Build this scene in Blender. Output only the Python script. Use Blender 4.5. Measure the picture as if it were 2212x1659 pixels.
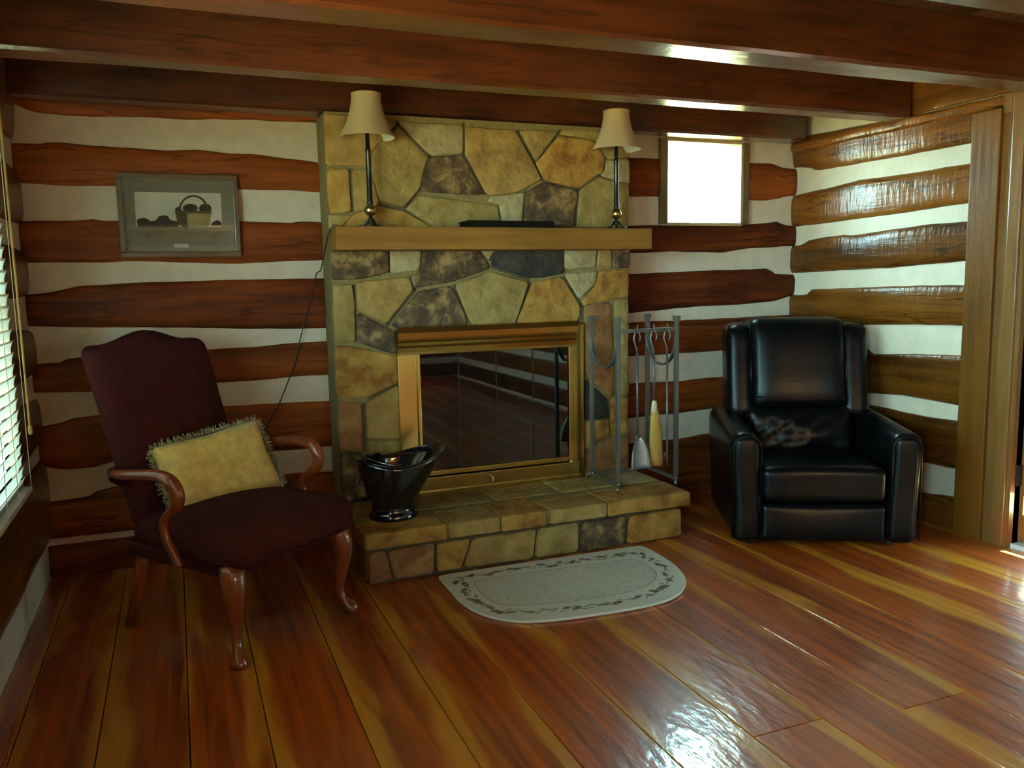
import bpy, bmesh, math, random
from mathutils import Vector, Matrix, noise

random.seed(7)
for o in list(bpy.data.objects):
    bpy.data.objects.remove(o)
scene = bpy.context.scene
COL = scene.collection

# ------------------------------------------------------------------ camera
FPX, CX, CY, CAMH = 1773.0, 1106.0, 829.5, 1.30
PITCH, YAW, ROLL = 0.12425, 0.38667, -0.0189
_f = Vector((math.sin(YAW) * math.cos(PITCH), math.cos(YAW) * math.cos(PITCH), -math.sin(PITCH)))
_r = Vector((math.cos(YAW), -math.sin(YAW), 0))
_u = _r.cross(_f)
CR = math.cos(ROLL) * _r + math.sin(ROLL) * _u
CU = -math.sin(ROLL) * _r + math.cos(ROLL) * _u
cam_data = bpy.data.cameras.new('camera')
cam = bpy.data.objects.new('camera', cam_data)
COL.objects.link(cam)
cam_data.sensor_fit = 'HORIZONTAL'
cam_data.sensor_width = 36.0
cam_data.lens = FPX / 2212.0 * 36.0
cam_data.clip_start = 0.02
cam.matrix_world = Matrix(((CR.x, CU.x, -_f.x, 0), (CR.y, CU.y, -_f.y, 0), (CR.z, CU.z, -_f.z, CAMH), (0, 0, 0, 1)))
scene.camera = cam

# ------------------------------------------------------------------ world, daylight, exposure
world = bpy.data.worlds.new('World')
scene.world = world
world.use_nodes = True
wn = world.node_tree.nodes
bg = wn['Background']
bg.inputs['Color'].default_value = (0.52, 0.95, 1.04, 1)
bg.inputs['Strength'].default_value = 88.0
vs = scene.view_settings
vs.view_transform = 'Standard'
vs.look = 'None'
vs.gamma = 1.0
vs.use_curve_mapping = False
vs.exposure = -0.36


def portal(loc, direction, sx, sy):
    """daylight sampling portal set in a window or door opening"""
    l = bpy.data.lights.new('daylight_portal', 'AREA')
    l.shape = 'RECTANGLE'
    l.size, l.size_y = sx, sy
    l.cycles.is_portal = True
    o = bpy.data.objects.new('daylight_portal', l)
    COL.objects.link(o)
    o.location = loc
    o.rotation_euler = Vector(direction).to_track_quat('-Z', 'Y').to_euler()
    return o


# sun standing over the roof on the door side: it lights the grass outside the other windows
sun_d = bpy.data.lights.new('sun', 'SUN')
sun_d.energy = 850.0
sun_d.angle = 0.02
sun_d.color = (1.0, 0.92, 0.78)
sun = bpy.data.objects.new('sun', sun_d)
COL.objects.link(sun)
sun.rotation_euler = Vector((-math.cos(math.radians(56)), 0.02, -math.sin(math.radians(56)))).to_track_quat('-Z', 'Y').to_euler()

# room planes (metres): camera stands at x=0 y=0
XL, XR, YB, YF, ZC = -0.60, 3.61, 4.15, -3.2, 2.33
portal((2.93, 4.215, 1.855), (0, -1, 0), 0.54, 0.50)          # small window in the log wall
portal((3.70, 2.17, 0.205), (-1, 0, 0), 0.82, 0.10)             # glazed foot of the door
portal((2.57, YF - 0.08, 1.435), (0, 1, 0), 0.34, 0.37)          # added window behind the camera
portal((XL - 0.10, -0.20, 1.20), (1, 0, 0), 0.8, 0.8)  # added side window, out of view
portal((XL - 0.10, 1.815, 1.44), (1, 0, 0), 1.73, 0.92)           # added side window beside the camera
portal((-0.70, 3.17, 1.27), (1, 0, 0), 0.59, 1.34)             # window with blind


# ------------------------------------------------------------------ pixel -> place helpers
def ray(x, y):
    return CR * ((x - CX) / FPX) - CU * ((y - CY) / FPX) + _f


def onY(x, y, Y):
    d = ray(x, y)
    return Vector((0, 0, CAMH)) + d * (Y / d.y)


def onX(x, y, X):
    d = ray(x, y)
    return Vector((0, 0, CAMH)) + d * (X / d.x)


def onZ(x, y, Z=0.0):
    d = ray(x, y)
    return Vector((0, 0, CAMH)) + d * ((Z - CAMH) / d.z)


# ------------------------------------------------------------------ object helpers
def mesh(name, verts, faces, mat=None, parent=None, smooth=False, mats=None, fm=None):
    me = bpy.data.meshes.new(name)
    me.from_pydata([tuple(v) for v in verts], [], faces)
    bm = bmesh.new()
    bm.from_mesh(me)
    bmesh.ops.recalc_face_normals(bm, faces=bm.faces)
    bm.to_mesh(me)
    bm.free()
    o = bpy.data.objects.new(name, me)
    COL.objects.link(o)
    if mats:
        for m in mats:
            me.materials.append(m)
        for p, k in zip(me.polygons, fm):
            p.material_index = k
    elif mat:
        me.materials.append(mat)
    if smooth:
        me.polygons.foreach_set('use_smooth', [True] * len(me.polygons))
    if parent:
        o.parent = parent
    return o


def thing(name, label, cat, loc=(0, 0, 0), rotz=0.0, group=None):
    o = bpy.data.objects.new(name, None)
    COL.objects.link(o)
    o.empty_display_size = 0.1
    o.location = loc
    o.rotation_euler = (0, 0, rotz)
    return tag(o, label, cat, group)


def tag(o, label, cat, group=None, kind=None):
    o['label'] = label
    o['category'] = cat
    if group:
        o['group'] = group
    if kind:
        o['kind'] = kind
    return o


class MB:
    """collects shapes into one mesh"""
    def __init__(s):
        s.v, s.f = [], []

    def add(s, v, f):
        n = len(s.v)
        s.v += [Vector(q) for q in v]
        s.f += [tuple(i + n for i in q) for q in f]
        return s

    def box(s, x0, x1, y0, y1, z0, z1, b=0.0):
        if b <= 0:
            v = [(x, y, z) for z in (z0, z1) for y in (y0, y1) for x in (x0, x1)]
            f = [(0, 2, 3, 1), (4, 5, 7, 6), (0, 1, 5, 4), (2, 6, 7, 3), (0, 4, 6, 2), (1, 3, 7, 5)]
            return s.add(v, f)
        bm = bmesh.new()
        bmesh.ops.create_cube(bm, size=1)
        for q in bm.verts:
            q.co = Vector(((x0 + x1) / 2 + q.co.x * (x1 - x0), (y0 + y1) / 2 + q.co.y * (y1 - y0), (z0 + z1) / 2 + q.co.z * (z1 - z0)))
        bmesh.ops.bevel(bm, geom=bm.edges[:], offset=b, segments=2, affect='EDGES', profile=0.6)
        bm.verts.index_update()
        s.add([q.co.copy() for q in bm.verts], [tuple(q.index for q in f.verts) for f in bm.faces])
        bm.free()
        return s

    def tube(s, pts, rad, seg=10, cap=True, flat=None):
        pts = [Vector(p) for p in pts]
        n = len(pts)
        if not isinstance(rad, (list, tuple)):
            rad = [rad] * n
        vs_, fs = [], []
        ref = None
        for i, p in enumerate(pts):
            t = (pts[min(i + 1, n - 1)] - pts[max(i - 1, 0)]).normalized()
            if ref is None:
                ref = Vector((0, 0, 1)) if abs(t.z) < 0.8 else Vector((1, 0, 0))
            a = (ref - t * ref.dot(t))
            a = a.normalized() if a.length > 1e-5 else t.orthogonal().normalized()
            ref = a
            b = t.cross(a)
            r = rad[i]
            ra, rb = (r if flat is None else r * flat[0]), (r if flat is None else r * flat[1])
            for k in range(seg):
                w = 2 * math.pi * k / seg
                vs_.append(p + a * math.cos(w) * ra + b * math.sin(w) * rb)
        for i in range(n - 1):
            for k in range(seg):
                k2 = (k + 1) % seg
                fs.append((i * seg + k, i * seg + k2, (i + 1) * seg + k2, (i + 1) * seg + k))
        if cap:
            fs.append(tuple(range(seg - 1, -1, -1)))
            fs.append(tuple((n - 1) * seg + k for k in range(seg)))
        return s.add(vs_, fs)

    def lathe(s, prof, seg=24, c=(0, 0, 0), cap=True):
        c = Vector(c)
        vs_, fs = [], []
        for r, z in prof:
            for k in range(seg):
                w = 2 * math.pi * k / seg
                vs_.append(c + Vector((r * math.cos(w), r * math.sin(w), z)))
        n = len(prof)
        for i in range(n - 1):
            for k in range(seg):
                k2 = (k + 1) % seg
                fs.append((i * seg + k, i * seg + k2, (i + 1) * seg + k2, (i + 1) * seg + k))
        if cap:
            fs.append(tuple(range(seg - 1, -1, -1)))
            fs.append(tuple((n - 1) * seg + k for k in range(seg)))
        return s.add(vs_, fs)

    def build(s, name, mat=None, parent=None, smooth=False):
        return mesh(name, s.v, s.f, mat, parent, smooth)


def rbox(size, r, n=6, deform=None, center=(0, 0, 0)):
    """rounded box, finely divided so that it can be bulged and bent"""
    h = [q / 2 for q in size]
    r = min(r, min(h) * 0.999)
    axes = []
    for k in range(3):
        a = [-h[k], -h[k] + 0.12 * r, -h[k] + 0.35 * r, -h[k] + 0.65 * r, -h[k] + r]
        inn = h[k] - r
        mid = [-inn + 2 * inn * i / n for i in range(1, n)] if inn > 1e-6 else []
        b = [-q for q in reversed(a)]
        allv = a + mid + b
        out = [allv[0]]
        for q in allv[1:]:
            if q - out[-1] > 1e-6:
                out.append(q)
        axes.append(out)
    idx, vs_, fs = {}, [], []

    def vid(p):
        k = tuple(round(q, 6) for q in p)
        if k not in idx:
            idx[k] = len(vs_)
            vs_.append(Vector(p))
        return idx[k]
    for ax in range(3):
        a1, a2 = (ax + 1) % 3, (ax + 2) % 3
        for sgn in (0, -1):
            w = axes[ax][sgn]
            for i in range(len(axes[a1]) - 1):
                for j in range(len(axes[a2]) - 1):
                    q = []
                    for di, dj in ((0, 0), (1, 0), (1, 1), (0, 1)):
                        p = [0, 0, 0]
                        p[ax] = w
                        p[a1] = axes[a1][i + di]
                        p[a2] = axes[a2][j + dj]
                        q.append(vid(p))
                    fs.append(tuple(q if sgn == -1 else q[::-1]))
    out = []
    for p in vs_:
        q = Vector([max(-(h[k] - r), min(h[k] - r, p[k])) for k in range(3)])
        d = p - q
        p2 = q + d.normalized() * r if d.length > 1e-9 else p
        if deform:
            p2 = deform(p2, Vector([p2[k] / h[k] for k in range(3)]))
        out.append(p2 + Vector(center))
    return out, fs


def interp(pl, u):
    if u <= pl[0][0]:
        return pl[0][1]
    for (a, b), (c, d) in zip(pl, pl[1:]):
        if u <= c:
            t = (u - a) / max(c - a, 1e-9)
            return b + (d - b) * t
    return pl[-1][1]


def N(x, y=0.0, z=0.0):
    return noise.noise(Vector((x, y, z)))


# ------------------------------------------------------------------ materials
def mat(name):
    m = bpy.data.materials.new(name)
    m.use_nodes = True
    return m, m.node_tree.nodes, m.node_tree.links, m.node_tree.nodes['Principled BSDF']


def simple(name, col, rough=0.5, metal=0.0, coat=0.0, spec=0.5, bump=0.0, bscale=40.0, var=0.0, sheen=0.0):
    m, n, l, p = mat(name)
    p.inputs['Base Color'].default_value = (*col, 1)
    p.inputs['Roughness'].default_value = rough
    p.inputs['Metallic'].default_value = metal
    p.inputs['Coat Weight'].default_value = coat
    p.inputs['Coat Roughness'].default_value = 0.12
    p.inputs['Specular IOR Level'].default_value = spec
    p.inputs['Sheen Weight'].default_value = sheen
    tc = n.new('ShaderNodeTexCoord')
    if var > 0 or bump > 0:
        t = n.new('ShaderNodeTexNoise')
        t.inputs['Scale'].default_value = bscale
        t.inputs['Detail'].default_value = 5
        l.new(tc.outputs['Object'], t.inputs['Vector'])
        if bump > 0:
            b = n.new('ShaderNodeBump')
            b.inputs['Strength'].default_value = bump
            b.inputs['Distance'].default_value = 0.01
            l.new(t.outputs['Fac'], b.inputs['Height'])
            l.new(b.outputs['Normal'], p.inputs['Normal'])
        if var > 0:
            r = n.new('ShaderNodeValToRGB')
            r.color_ramp.elements[0].position = 0.3
            r.color_ramp.elements[1].position = 0.7
            r.color_ramp.elements[0].color = (*[c * (1 - var) for c in col], 1)
            r.color_ramp.elements[1].color = (*[min(1, c * (1 + var)) for c in col], 1)
            l.new(t.outputs['Fac'], r.inputs['Fac'])
            l.new(r.outputs['Color'], p.inputs['Base Color'])
    return m


def wood(name, dark, light, axis=0, rough=0.38, coat=0.6, coat_rough=0.16, bump=0.35, grain=18.0, stretch=14.0, adze=0.0, objvar=0.35, spec=0.3, checks=0.0):
    """varnished wood with grain along the given axis (object coordinates)"""
    m, n, l, p = mat(name)
    tc = n.new('ShaderNodeTexCoord')
    oi = n.new('ShaderNodeObjectInfo')
    mp = n.new('ShaderNodeMapping')
    sc = [stretch, stretch, stretch]
    sc[axis] = 1.0
    mp.inputs['Scale'].default_value = sc
    addv = n.new('ShaderNodeVectorMath')
    addv.operation = 'ADD'
    mul = n.new('ShaderNodeVectorMath')
    mul.operation = 'SCALE'
    mul.inputs['Scale'].default_value = 13.0
    comb = n.new('ShaderNodeCombineXYZ')
    for q in 'XYZ':
        l.new(oi.outputs['Random'], comb.inputs[q])
    l.new(comb.outputs[0], mul.inputs[0])
    l.new(tc.outputs['Object'], addv.inputs[0])
    l.new(mul.outputs[0], addv.inputs[1])
    l.new(addv.outputs[0], mp.inputs['Vector'])
    t1 = n.new('ShaderNodeTexNoise')
    t1.inputs['Scale'].default_value = grain / 10
    t1.inputs['Detail'].default_value = 7
    t1.inputs['Roughness'].default_value = 0.62
    l.new(mp.outputs[0], t1.inputs['Vector'])
    t2 = n.new('ShaderNodeTexNoise')
    t2.inputs['Scale'].default_value = 2.2
    t2.inputs['Detail'].default_value = 3
    l.new(addv.outputs[0], t2.inputs['Vector'])
    mx = n.new('ShaderNodeMath')
    mx.operation = 'ADD'
    hf = n.new('ShaderNodeMath')
    hf.operation = 'MULTIPLY'
    hf.inputs[1].default_value = 0.6
    l.new(t2.outputs['Fac'], hf.inputs[0])
    l.new(t1.outputs['Fac'], mx.inputs[0])
    l.new(hf.outputs[0], mx.inputs[1])
    ov = n.new('ShaderNodeMath')
    ov.operation = 'MULTIPLY_ADD'
    ov.inputs[1].default_value = objvar
    ov.inputs[2].default_value = -objvar / 2
    l.new(oi.outputs['Random'], ov.inputs[0])
    m3 = n.new('ShaderNodeMath')
    m3.operation = 'ADD'
    l.new(mx.outputs[0], m3.inputs[0])
    l.new(ov.outputs[0], m3.inputs[1])
    r = n.new('ShaderNodeValToRGB')
    r.color_ramp.elements[0].position = 0.5
    r.color_ramp.elements[1].position = 1.1 if False else 1.0
    r.color_ramp.elements[0].color = (*dark, 1)
    r.color_ramp.elements[1].color = (*light, 1)
    l.new(m3.outputs[0], r.inputs['Fac'])
    colour = r.outputs['Color']
    if checks > 0:
        # drying checks and dark weathered blotches along the grain
        mp4 = n.new('ShaderNodeMapping')
        s4 = [9.0, 9.0, 9.0]
        s4[axis] = 0.7
        mp4.inputs['Scale'].default_value = s4
        l.new(addv.outputs[0], mp4.inputs['Vector'])
        t4 = n.new('ShaderNodeTexNoise')
        t4.inputs['Scale'].default_value = 1.0
        t4.inputs['Detail'].default_value = 3
        l.new(mp4.outputs[0], t4.inputs['Vector'])
        r4 = n.new('ShaderNodeValToRGB')
        e4 = r4.color_ramp.elements
        e4[0].position, e4[0].color = 0.30, (1 - checks * 0.7,) * 3 + (1,)
        e4[1].position, e4[1].color = 0.485, (1, 1, 1, 1)
        q4 = e4.new(0.50)
        q4.color = (1 - checks,) * 3 + (1,)
        q5 = e4.new(0.515)
        q5.color = (1, 1, 1, 1)
        l.new(t4.outputs['Fac'], r4.inputs['Fac'])
        m4 = n.new('ShaderNodeMixRGB')
        m4.blend_type = 'MULTIPLY'
        m4.inputs['Fac'].default_value = 1.0
        l.new(colour, m4.inputs['Color1'])
        l.new(r4.outputs['Color'], m4.inputs['Color2'])
        colour = m4.outputs[0]
    l.new(colour, p.inputs['Base Color'])
    p.inputs['Roughness'].default_value = rough
    p.inputs['Specular IOR Level'].default_value = spec
    p.inputs['Coat Weight'].default_value = coat
    p.inputs['Coat Roughness'].default_value = coat_rough
    b = n.new('ShaderNodeBump')
    b.inputs['Strength'].default_value = bump
    b.inputs['Distance'].default_value = 0.012
    last = t1.outputs['Fac']
    if adze > 0:
        mp2 = n.new('ShaderNodeMapping')
        s2 = [11.0, 11.0, 11.0]
        s2[axis] = 46.0
        mp2.inputs['Scale'].default_value = s2
        l.new(addv.outputs[0], mp2.inputs['Vector'])
        t3 = n.new('ShaderNodeTexNoise')
        t3.inputs['Scale'].default_value = 1.0
        t3.inputs['Detail'].default_value = 3
        l.new(mp2.outputs[0], t3.inputs['Vector'])
        ma = n.new('ShaderNodeMath')
        ma.operation = 'MULTIPLY_ADD'
        ma.inputs[1].default_value = adze
        l.new(t3.outputs['Fac'], ma.inputs[0])
        l.new(last, ma.inputs[2])
        last = ma.outputs[0]
    l.new(last, b.inputs['Height'])
    l.new(b.outputs['Normal'], p.inputs['Normal'])
    l.new(b.outputs['Normal'], p.inputs['Coat Normal'])
    return m


def plank_mat(name):
    """heart pine board: red-brown heart, yellow sapwood along the edges, thick varnish"""
    m, n, l, p = mat(name)
    tc = n.new('ShaderNodeTexCoord')
    oi = n.new('ShaderNodeObjectInfo')
    comb = n.new('ShaderNodeCombineXYZ')
    for q in 'XYZ':
        l.new(oi.outputs['Random'], comb.inputs[q])
    mul = n.new('ShaderNodeVectorMath')
    mul.operation = 'SCALE'
    mul.inputs['Scale'].default_value = 37.0
    l.new(comb.outputs[0], mul.inputs[0])
    addv = n.new('ShaderNodeVectorMath')
    addv.operation = 'ADD'
    l.new(tc.outputs['Object'], addv.inputs[0])
    l.new(mul.outputs[0], addv.inputs[1])
    # wavy grain
    mp = n.new('ShaderNodeMapping')
    mp.inputs['Scale'].default_value = (26, 1.1, 5)
    l.new(addv.outputs[0], mp.inputs['Vector'])
    t1 = n.new('ShaderNodeTexNoise')
    t1.inputs['Scale'].default_value = 1.0
    t1.inputs['Detail'].default_value = 6
    t1.inputs['Distortion'].default_value = 0.6
    l.new(mp.outputs[0], t1.inputs['Vector'])
    mp2 = n.new('ShaderNodeMapping')
    mp2.inputs['Scale'].default_value = (5.5, 0.9, 2)
    l.new(addv.outputs[0], mp2.inputs['Vector'])
    t2 = n.new('ShaderNodeTexNoise')
    t2.inputs['Scale'].default_value = 1.0
    t2.inputs['Detail'].default_value = 2
    t2.inputs['Distortion'].default_value = 0.9
    l.new(mp2.outputs[0], t2.inputs['Vector'])
    # distance from the board's edge
    sx = n.new('ShaderNodeSeparateXYZ')
    l.new(tc.outputs['Generated'], sx.inputs[0])
    a = n.new('ShaderNodeMath')
    a.operation = 'SUBTRACT'
    a.inputs[1].default_value = 0.5
    l.new(sx.outputs['X'], a.inputs[0])
    ab = n.new('ShaderNodeMath')
    ab.operation = 'ABSOLUTE'
    l.new(a.outputs[0], ab.inputs[0])
    e = n.new('ShaderNodeMath')
    e.operation = 'MULTIPLY_ADD'
    e.inputs[1].default_value = 1.15
    l.new(ab.outputs[0], e.inputs[0])
    w = n.new('ShaderNodeMath')
    w.operation = 'MULTIPLY_ADD'
    w.inputs[1].default_value = 1.5
    w.inputs[2].default_value = -0.62
    l.new(t2.outputs['Fac'], w.inputs[0])
    l.new(w.outputs[0], e.inputs[2])
    sap = n.new('ShaderNodeValToRGB')
    sap.color_ramp.elements[0].position = 0.50
    sap.color_ramp.elements[1].position = 0.68
    sap.color_ramp.elements[0].color = (0, 0, 0, 1)
    sap.color_ramp.elements[1].color = (1, 1, 1, 1)
    l.new(e.outputs[0], sap.inputs['Fac'])
    heart = n.new('ShaderNodeValToRGB')
    heart.color_ramp.elements[0].position = 0.30
    heart.color_ramp.elements[1].position = 0.72
    heart.color_ramp.elements[0].color = (0.19, 0.024, 0.003, 1)
    heart.color_ramp.elements[1].color = (0.60, 0.105, 0.008, 1)
    l.new(t1.outputs['Fac'], heart.inputs['Fac'])
    sapc = n.new('ShaderNodeValToRGB')
    sapc.color_ramp.elements[0].position = 0.3
    sapc.color_ramp.elements[1].position = 0.75
    sapc.color_ramp.elements[0].color = (0.52, 0.155, 0.009, 1)
    sapc.color_ramp.elements[1].color = (0.74, 0.28, 0.024, 1)
    l.new(t1.outputs['Fac'], sapc.inputs['Fac'])
    mix = n.new('ShaderNodeMixRGB')
    l.new(sap.outputs['Color'], mix.inputs['Fac'])
    l.new(heart.outputs['Color'], mix.inputs['Color1'])
    l.new(sapc.outputs['Color'], mix.inputs['Color2'])
    l.new(mix.outputs[0], p.inputs['Base Color'])
    p.inputs['Roughness'].default_value = 0.35
    p.inputs['Coat Weight'].default_value = 0.75
    p.inputs['Coat Roughness'].default_value = 0.10
    # worn, wavy varnish
    mp3 = n.new('ShaderNodeMapping')
    mp3.inputs['Scale'].default_value = (26, 9, 5)
    l.new(addv.outputs[0], mp3.inputs['Vector'])
    t3 = n.new('ShaderNodeTexNoise')
    t3.inputs['Scale'].default_value = 1.0
    t3.inputs['Detail'].default_value = 4
    l.new(mp3.outputs[0], t3.inputs['Vector'])
    b = n.new('ShaderNodeBump')
    b.inputs['Strength'].default_value = 0.42
    b.inputs['Distance'].default_value = 0.007
    l.new(t3.outputs['Fac'], b.inputs['Height'])
    l.new(b.outputs['Normal'], p.inputs['Coat Normal'])
    l.new(b.outputs['Normal'], p.inputs['Normal'])
    return m


def stone_mat(name, c1, c2, c3=None, rough=0.85, scale=9.0):
    m, n, l, p = mat(name)
    tc = n.new('ShaderNodeTexCoord')
    oi = n.new('ShaderNodeObjectInfo')
    comb = n.new('ShaderNodeCombineXYZ')
    for q in 'XYZ':
        l.new(oi.outputs['Random'], comb.inputs[q])
    mul = n.new('ShaderNodeVectorMath')
    mul.operation = 'SCALE'
    mul.inputs['Scale'].default_value = 21.0
    l.new(comb.outputs[0], mul.inputs[0])
    addv = n.new('ShaderNodeVectorMath')
    addv.operation = 'ADD'
    l.new(tc.outputs['Object'], addv.inputs[0])
    l.new(mul.outputs[0], addv.inputs[1])
    t1 = n.new('ShaderNodeTexNoise')
    t1.inputs['Scale'].default_value = scale
    t1.inputs['Detail'].default_value = 7
    t1.inputs['Roughness'].default_value = 0.6
    t1.inputs['Distortion'].default_value = 0.4
    l.new(addv.outputs[0], t1.inputs['Vector'])
    r = n.new('ShaderNodeValToRGB')
    r.color_ramp.elements[0].position = 0.36
    r.color_ramp.elements[1].position = 0.65
    r.color_ramp.elements[0].color = (*c1, 1)
    r.color_ramp.elements[1].color = (*c2, 1)
    if c3:
        q = r.color_ramp.elements.new(0.5)
        q.color = (*c3, 1)
    l.new(t1.outputs['Fac'], r.inputs['Fac'])
    l.new(r.outputs['Color'], p.inputs['Base Color'])
    p.inputs['Roughness'].default_value = rough
    t2 = n.new('ShaderNodeTexNoise')
    t2.inputs['Scale'].default_value = 26
    t2.inputs['Detail'].default_value = 6
    l.new(addv.outputs[0], t2.inputs['Vector'])
    b = n.new('ShaderNodeBump')
    b.inputs['Strength'].default_value = 0.8
    b.inputs['Distance'].default_value = 0.016
    l.new(t2.outputs['Fac'], b.inputs['Height'])
    l.new(b.outputs['Normal'], p.inputs['Normal'])
    return m


def pane_mat(name, tint=(1, 1, 1), gloss=0.06, dark=0.0, dcol=(0.01, 0.012, 0.012)):
    """thin glass: see-through with a mirror film; dark mixes in smoked glass"""
    m, n, l, p = mat(name)
    n.remove(p)
    tr = n.new('ShaderNodeBsdfTransparent')
    tr.inputs['Color'].default_value = (*tint, 1)
    gl = n.new('ShaderNodeBsdfGlossy')
    gl.inputs['Roughness'].default_value = 0.02
    lw = n.new('ShaderNodeLayerWeight')
    lw.inputs['Blend'].default_value = 0.25
    mm = n.new('ShaderNodeMath')
    mm.operation = 'MULTIPLY_ADD'
    mm.inputs[1].default_value = 0.5
    mm.inputs[2].default_value = gloss
    l.new(lw.outputs['Fresnel'], mm.inputs[0])
    mix = n.new('ShaderNodeMixShader')
    l.new(mm.outputs[0], mix.inputs[0])
    if dark > 0:
        df = n.new('ShaderNodeBsdfDiffuse')
        df.inputs['Color'].default_value = (*dcol, 1)
        mx2 = n.new('ShaderNodeMixShader')
        mx2.inputs[0].default_value = dark
        l.new(tr.outputs[0], mx2.inputs[1])
        l.new(df.outputs[0], mx2.inputs[2])
        l.new(mx2.outputs[0], mix.inputs[1])
    else:
        l.new(tr.outputs[0], mix.inputs[1])
    l.new(gl.outputs[0], mix.inputs[2])
    l.new(mix.outputs[0], n['Material Output'].inputs['Surface'])
    return m


M = {}
M['chink'] = simple('chinking plaster', (0.76, 0.615, 0.455), 0.8, bump=0.25, bscale=14, var=0.06)
RD, RL = (0.080, 0.014, 0.003), (0.29, 0.066, 0.009)
M['logx'] = wood('hewn log x', RD, RL, 0, adze=0.3, bump=0.35, coat=0.04, coat_rough=0.25, rough=0.65, spec=0.15, objvar=0.5, checks=0.6)
M['logy'] = wood('hewn log y', (0.055, 0.015, 0.002), (0.21, 0.066, 0.007), 1, adze=0.7, bump=0.36, coat=0.42, coat_rough=0.09, spec=0.1, checks=0.65)
M['beam'] = wood('ceiling beam wood', (0.040, 0.008, 0.003), (0.135, 0.032, 0.009), 0, adze=0.35, bump=0.22, coat=1.0, coat_rough=0.13, checks=0.5)
M['ceil'] = wood('ceiling board wood', (0.05, 0.02, 0.01), (0.14, 0.06, 0.025), 1, coat=0.2)
M['postz'] = wood('hewn post wood', (0.042, 0.014, 0.001), (0.15, 0.052, 0.004), 2, adze=0.3, coat=0.1, spec=0.2, coat_rough=0.3, rough=0.5)
M['trimz'] = wood('door casing wood', (0.12, 0.045, 0.012), (0.26, 0.115, 0.03), 2, bump=0.1, coat=0.5, objvar=0.1)
M['jamb'] = wood('pale window jamb wood', (0.45, 0.28, 0.11), (0.66, 0.46, 0.22), 2, bump=0.1, coat=0.3, objvar=0.05)
M['sash'] = wood('dark window casing wood', (0.07, 0.045, 0.022), (0.17, 0.12, 0.06), 2, bump=0.15, coat=0.4)
M['mantel'] = wood('mantel oak', (0.16, 0.068, 0.013), (0.27, 0.118, 0.025), 0, bump=0.12, coat=0.0, rough=0.7, spec=0.15, objvar=0.0)
M['plank'] = plank_mat('heart pine floor board')
M['subfloor'] = simple('subfloor', (0.025, 0.012, 0.006), 0.9)
M['mortar'] = simple('grey mortar', (0.21, 0.150, 0.058), 0.95, bump=0.5, bscale=45, var=0.2)
M['joint'] = simple('dark joint mortar', (0.075, 0.058, 0.03), 0.95, bump=0.5, bscale=45, var=0.3)
STONES = {
    't': stone_mat('tan fieldstone', (0.24, 0.125, 0.030), (0.42, 0.25, 0.075), (0.33, 0.19, 0.05)),
    'o': stone_mat('olive fieldstone', (0.21, 0.130, 0.034), (0.38, 0.255, 0.080), (0.30, 0.19, 0.055)),
    'y': stone_mat('ochre fieldstone', (0.22, 0.075, 0.010), (0.45, 0.25, 0.055), (0.36, 0.17, 0.026)),
    'p': stone_mat('pale fieldstone', (0.31, 0.22, 0.10), (0.47, 0.36, 0.18)),
    'd': stone_mat('dark brown fieldstone', (0.040, 0.022, 0.010), (0.32, 0.19, 0.070), (0.10, 0.055, 0.024), scale=13),
    'k': stone_mat('blackish fieldstone', (0.016, 0.013, 0.011), (0.060, 0.042, 0.028), (0.026, 0.021, 0.017)),
    'r': stone_mat('rusty fieldstone', (0.20, 0.070, 0.018), (0.36, 0.17, 0.055)),
}
M['brass'] = simple('polished brass', (0.66, 0.47, 0.13), 0.24, metal=1.0, bump=0.05, bscale=8)
M['smoke_glass'] = pane_mat('smoked door glass', (0.35, 0.37, 0.36), 0.10, 0.25)
M['pane'] = pane_mat('window glass', (0.96, 0.98, 0.97), 0.03)
M['pic_glass'] = pane_mat('picture glass', (0.97, 0.97, 0.97), 0.05)
M['firebox'] = simple('sooty firebrick', (0.05, 0.042, 0.034), 0.95, bump=0.5, bscale=20, var=0.4)
M['black_enamel'] = simple('black enamelled steel', (0.006, 0.006, 0.008), 0.10, coat=0.6)
M['iron'] = simple('pewter coloured steel', (0.17, 0.17, 0.16), 0.42, metal=0.7, bump=0.05, bscale=60)
M['chrome'] = simple('bright steel', (0.55, 0.56, 0.55), 0.18, metal=1.0)
M['shovel'] = simple('steel shovel pan', (0.40, 0.41, 0.40), 0.45, metal=0.6)
M['straw'] = wood('broom straw', (0.36, 0.17, 0.03), (0.62, 0.36, 0.09), 2, coat=0.0, rough=0.8, bump=0.6, stretch=60)
M['bristle_top'] = simple('broom binding', (0.62, 0.50, 0.30), 0.8)
M['shade'] = simple('linen lampshade', (0.62, 0.42, 0.24), 0.85, bump=0.1, bscale=120)
M['shade_in'] = simple('white lampshade lining', (0.86, 0.85, 0.80), 0.7)
M['lamp_black'] = simple('black bronze lamp metal', (0.014, 0.012, 0.009), 0.32, metal=0.3, coat=0.2)
M['lamp_brass'] = simple('aged brass lamp ball', (0.50, 0.38, 0.16), 0.28, metal=1.0)
M['cord'] = simple('dark brown cord', (0.02, 0.013, 0.008), 0.5)
M['white_plastic'] = simple('white plastic', (0.75, 0.75, 0.72), 0.4)
M['maroon'] = simple('maroon velour upholstery', (0.044, 0.0075, 0.0090), 0.9, bump=0.25, bscale=55, var=0.35, spec=0.15)
M['mahogany'] = wood('polished mahogany', (0.11, 0.018, 0.005), (0.28, 0.055, 0.012), 2, coat=1.0, coat_rough=0.08, bump=0.05, objvar=0.05)
M['gold_silk'] = simple('gold damask silk', (0.95, 0.60, 0.18), 0.4, bump=0.5, bscale=26, var=0.22, sheen=0.3)
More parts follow.
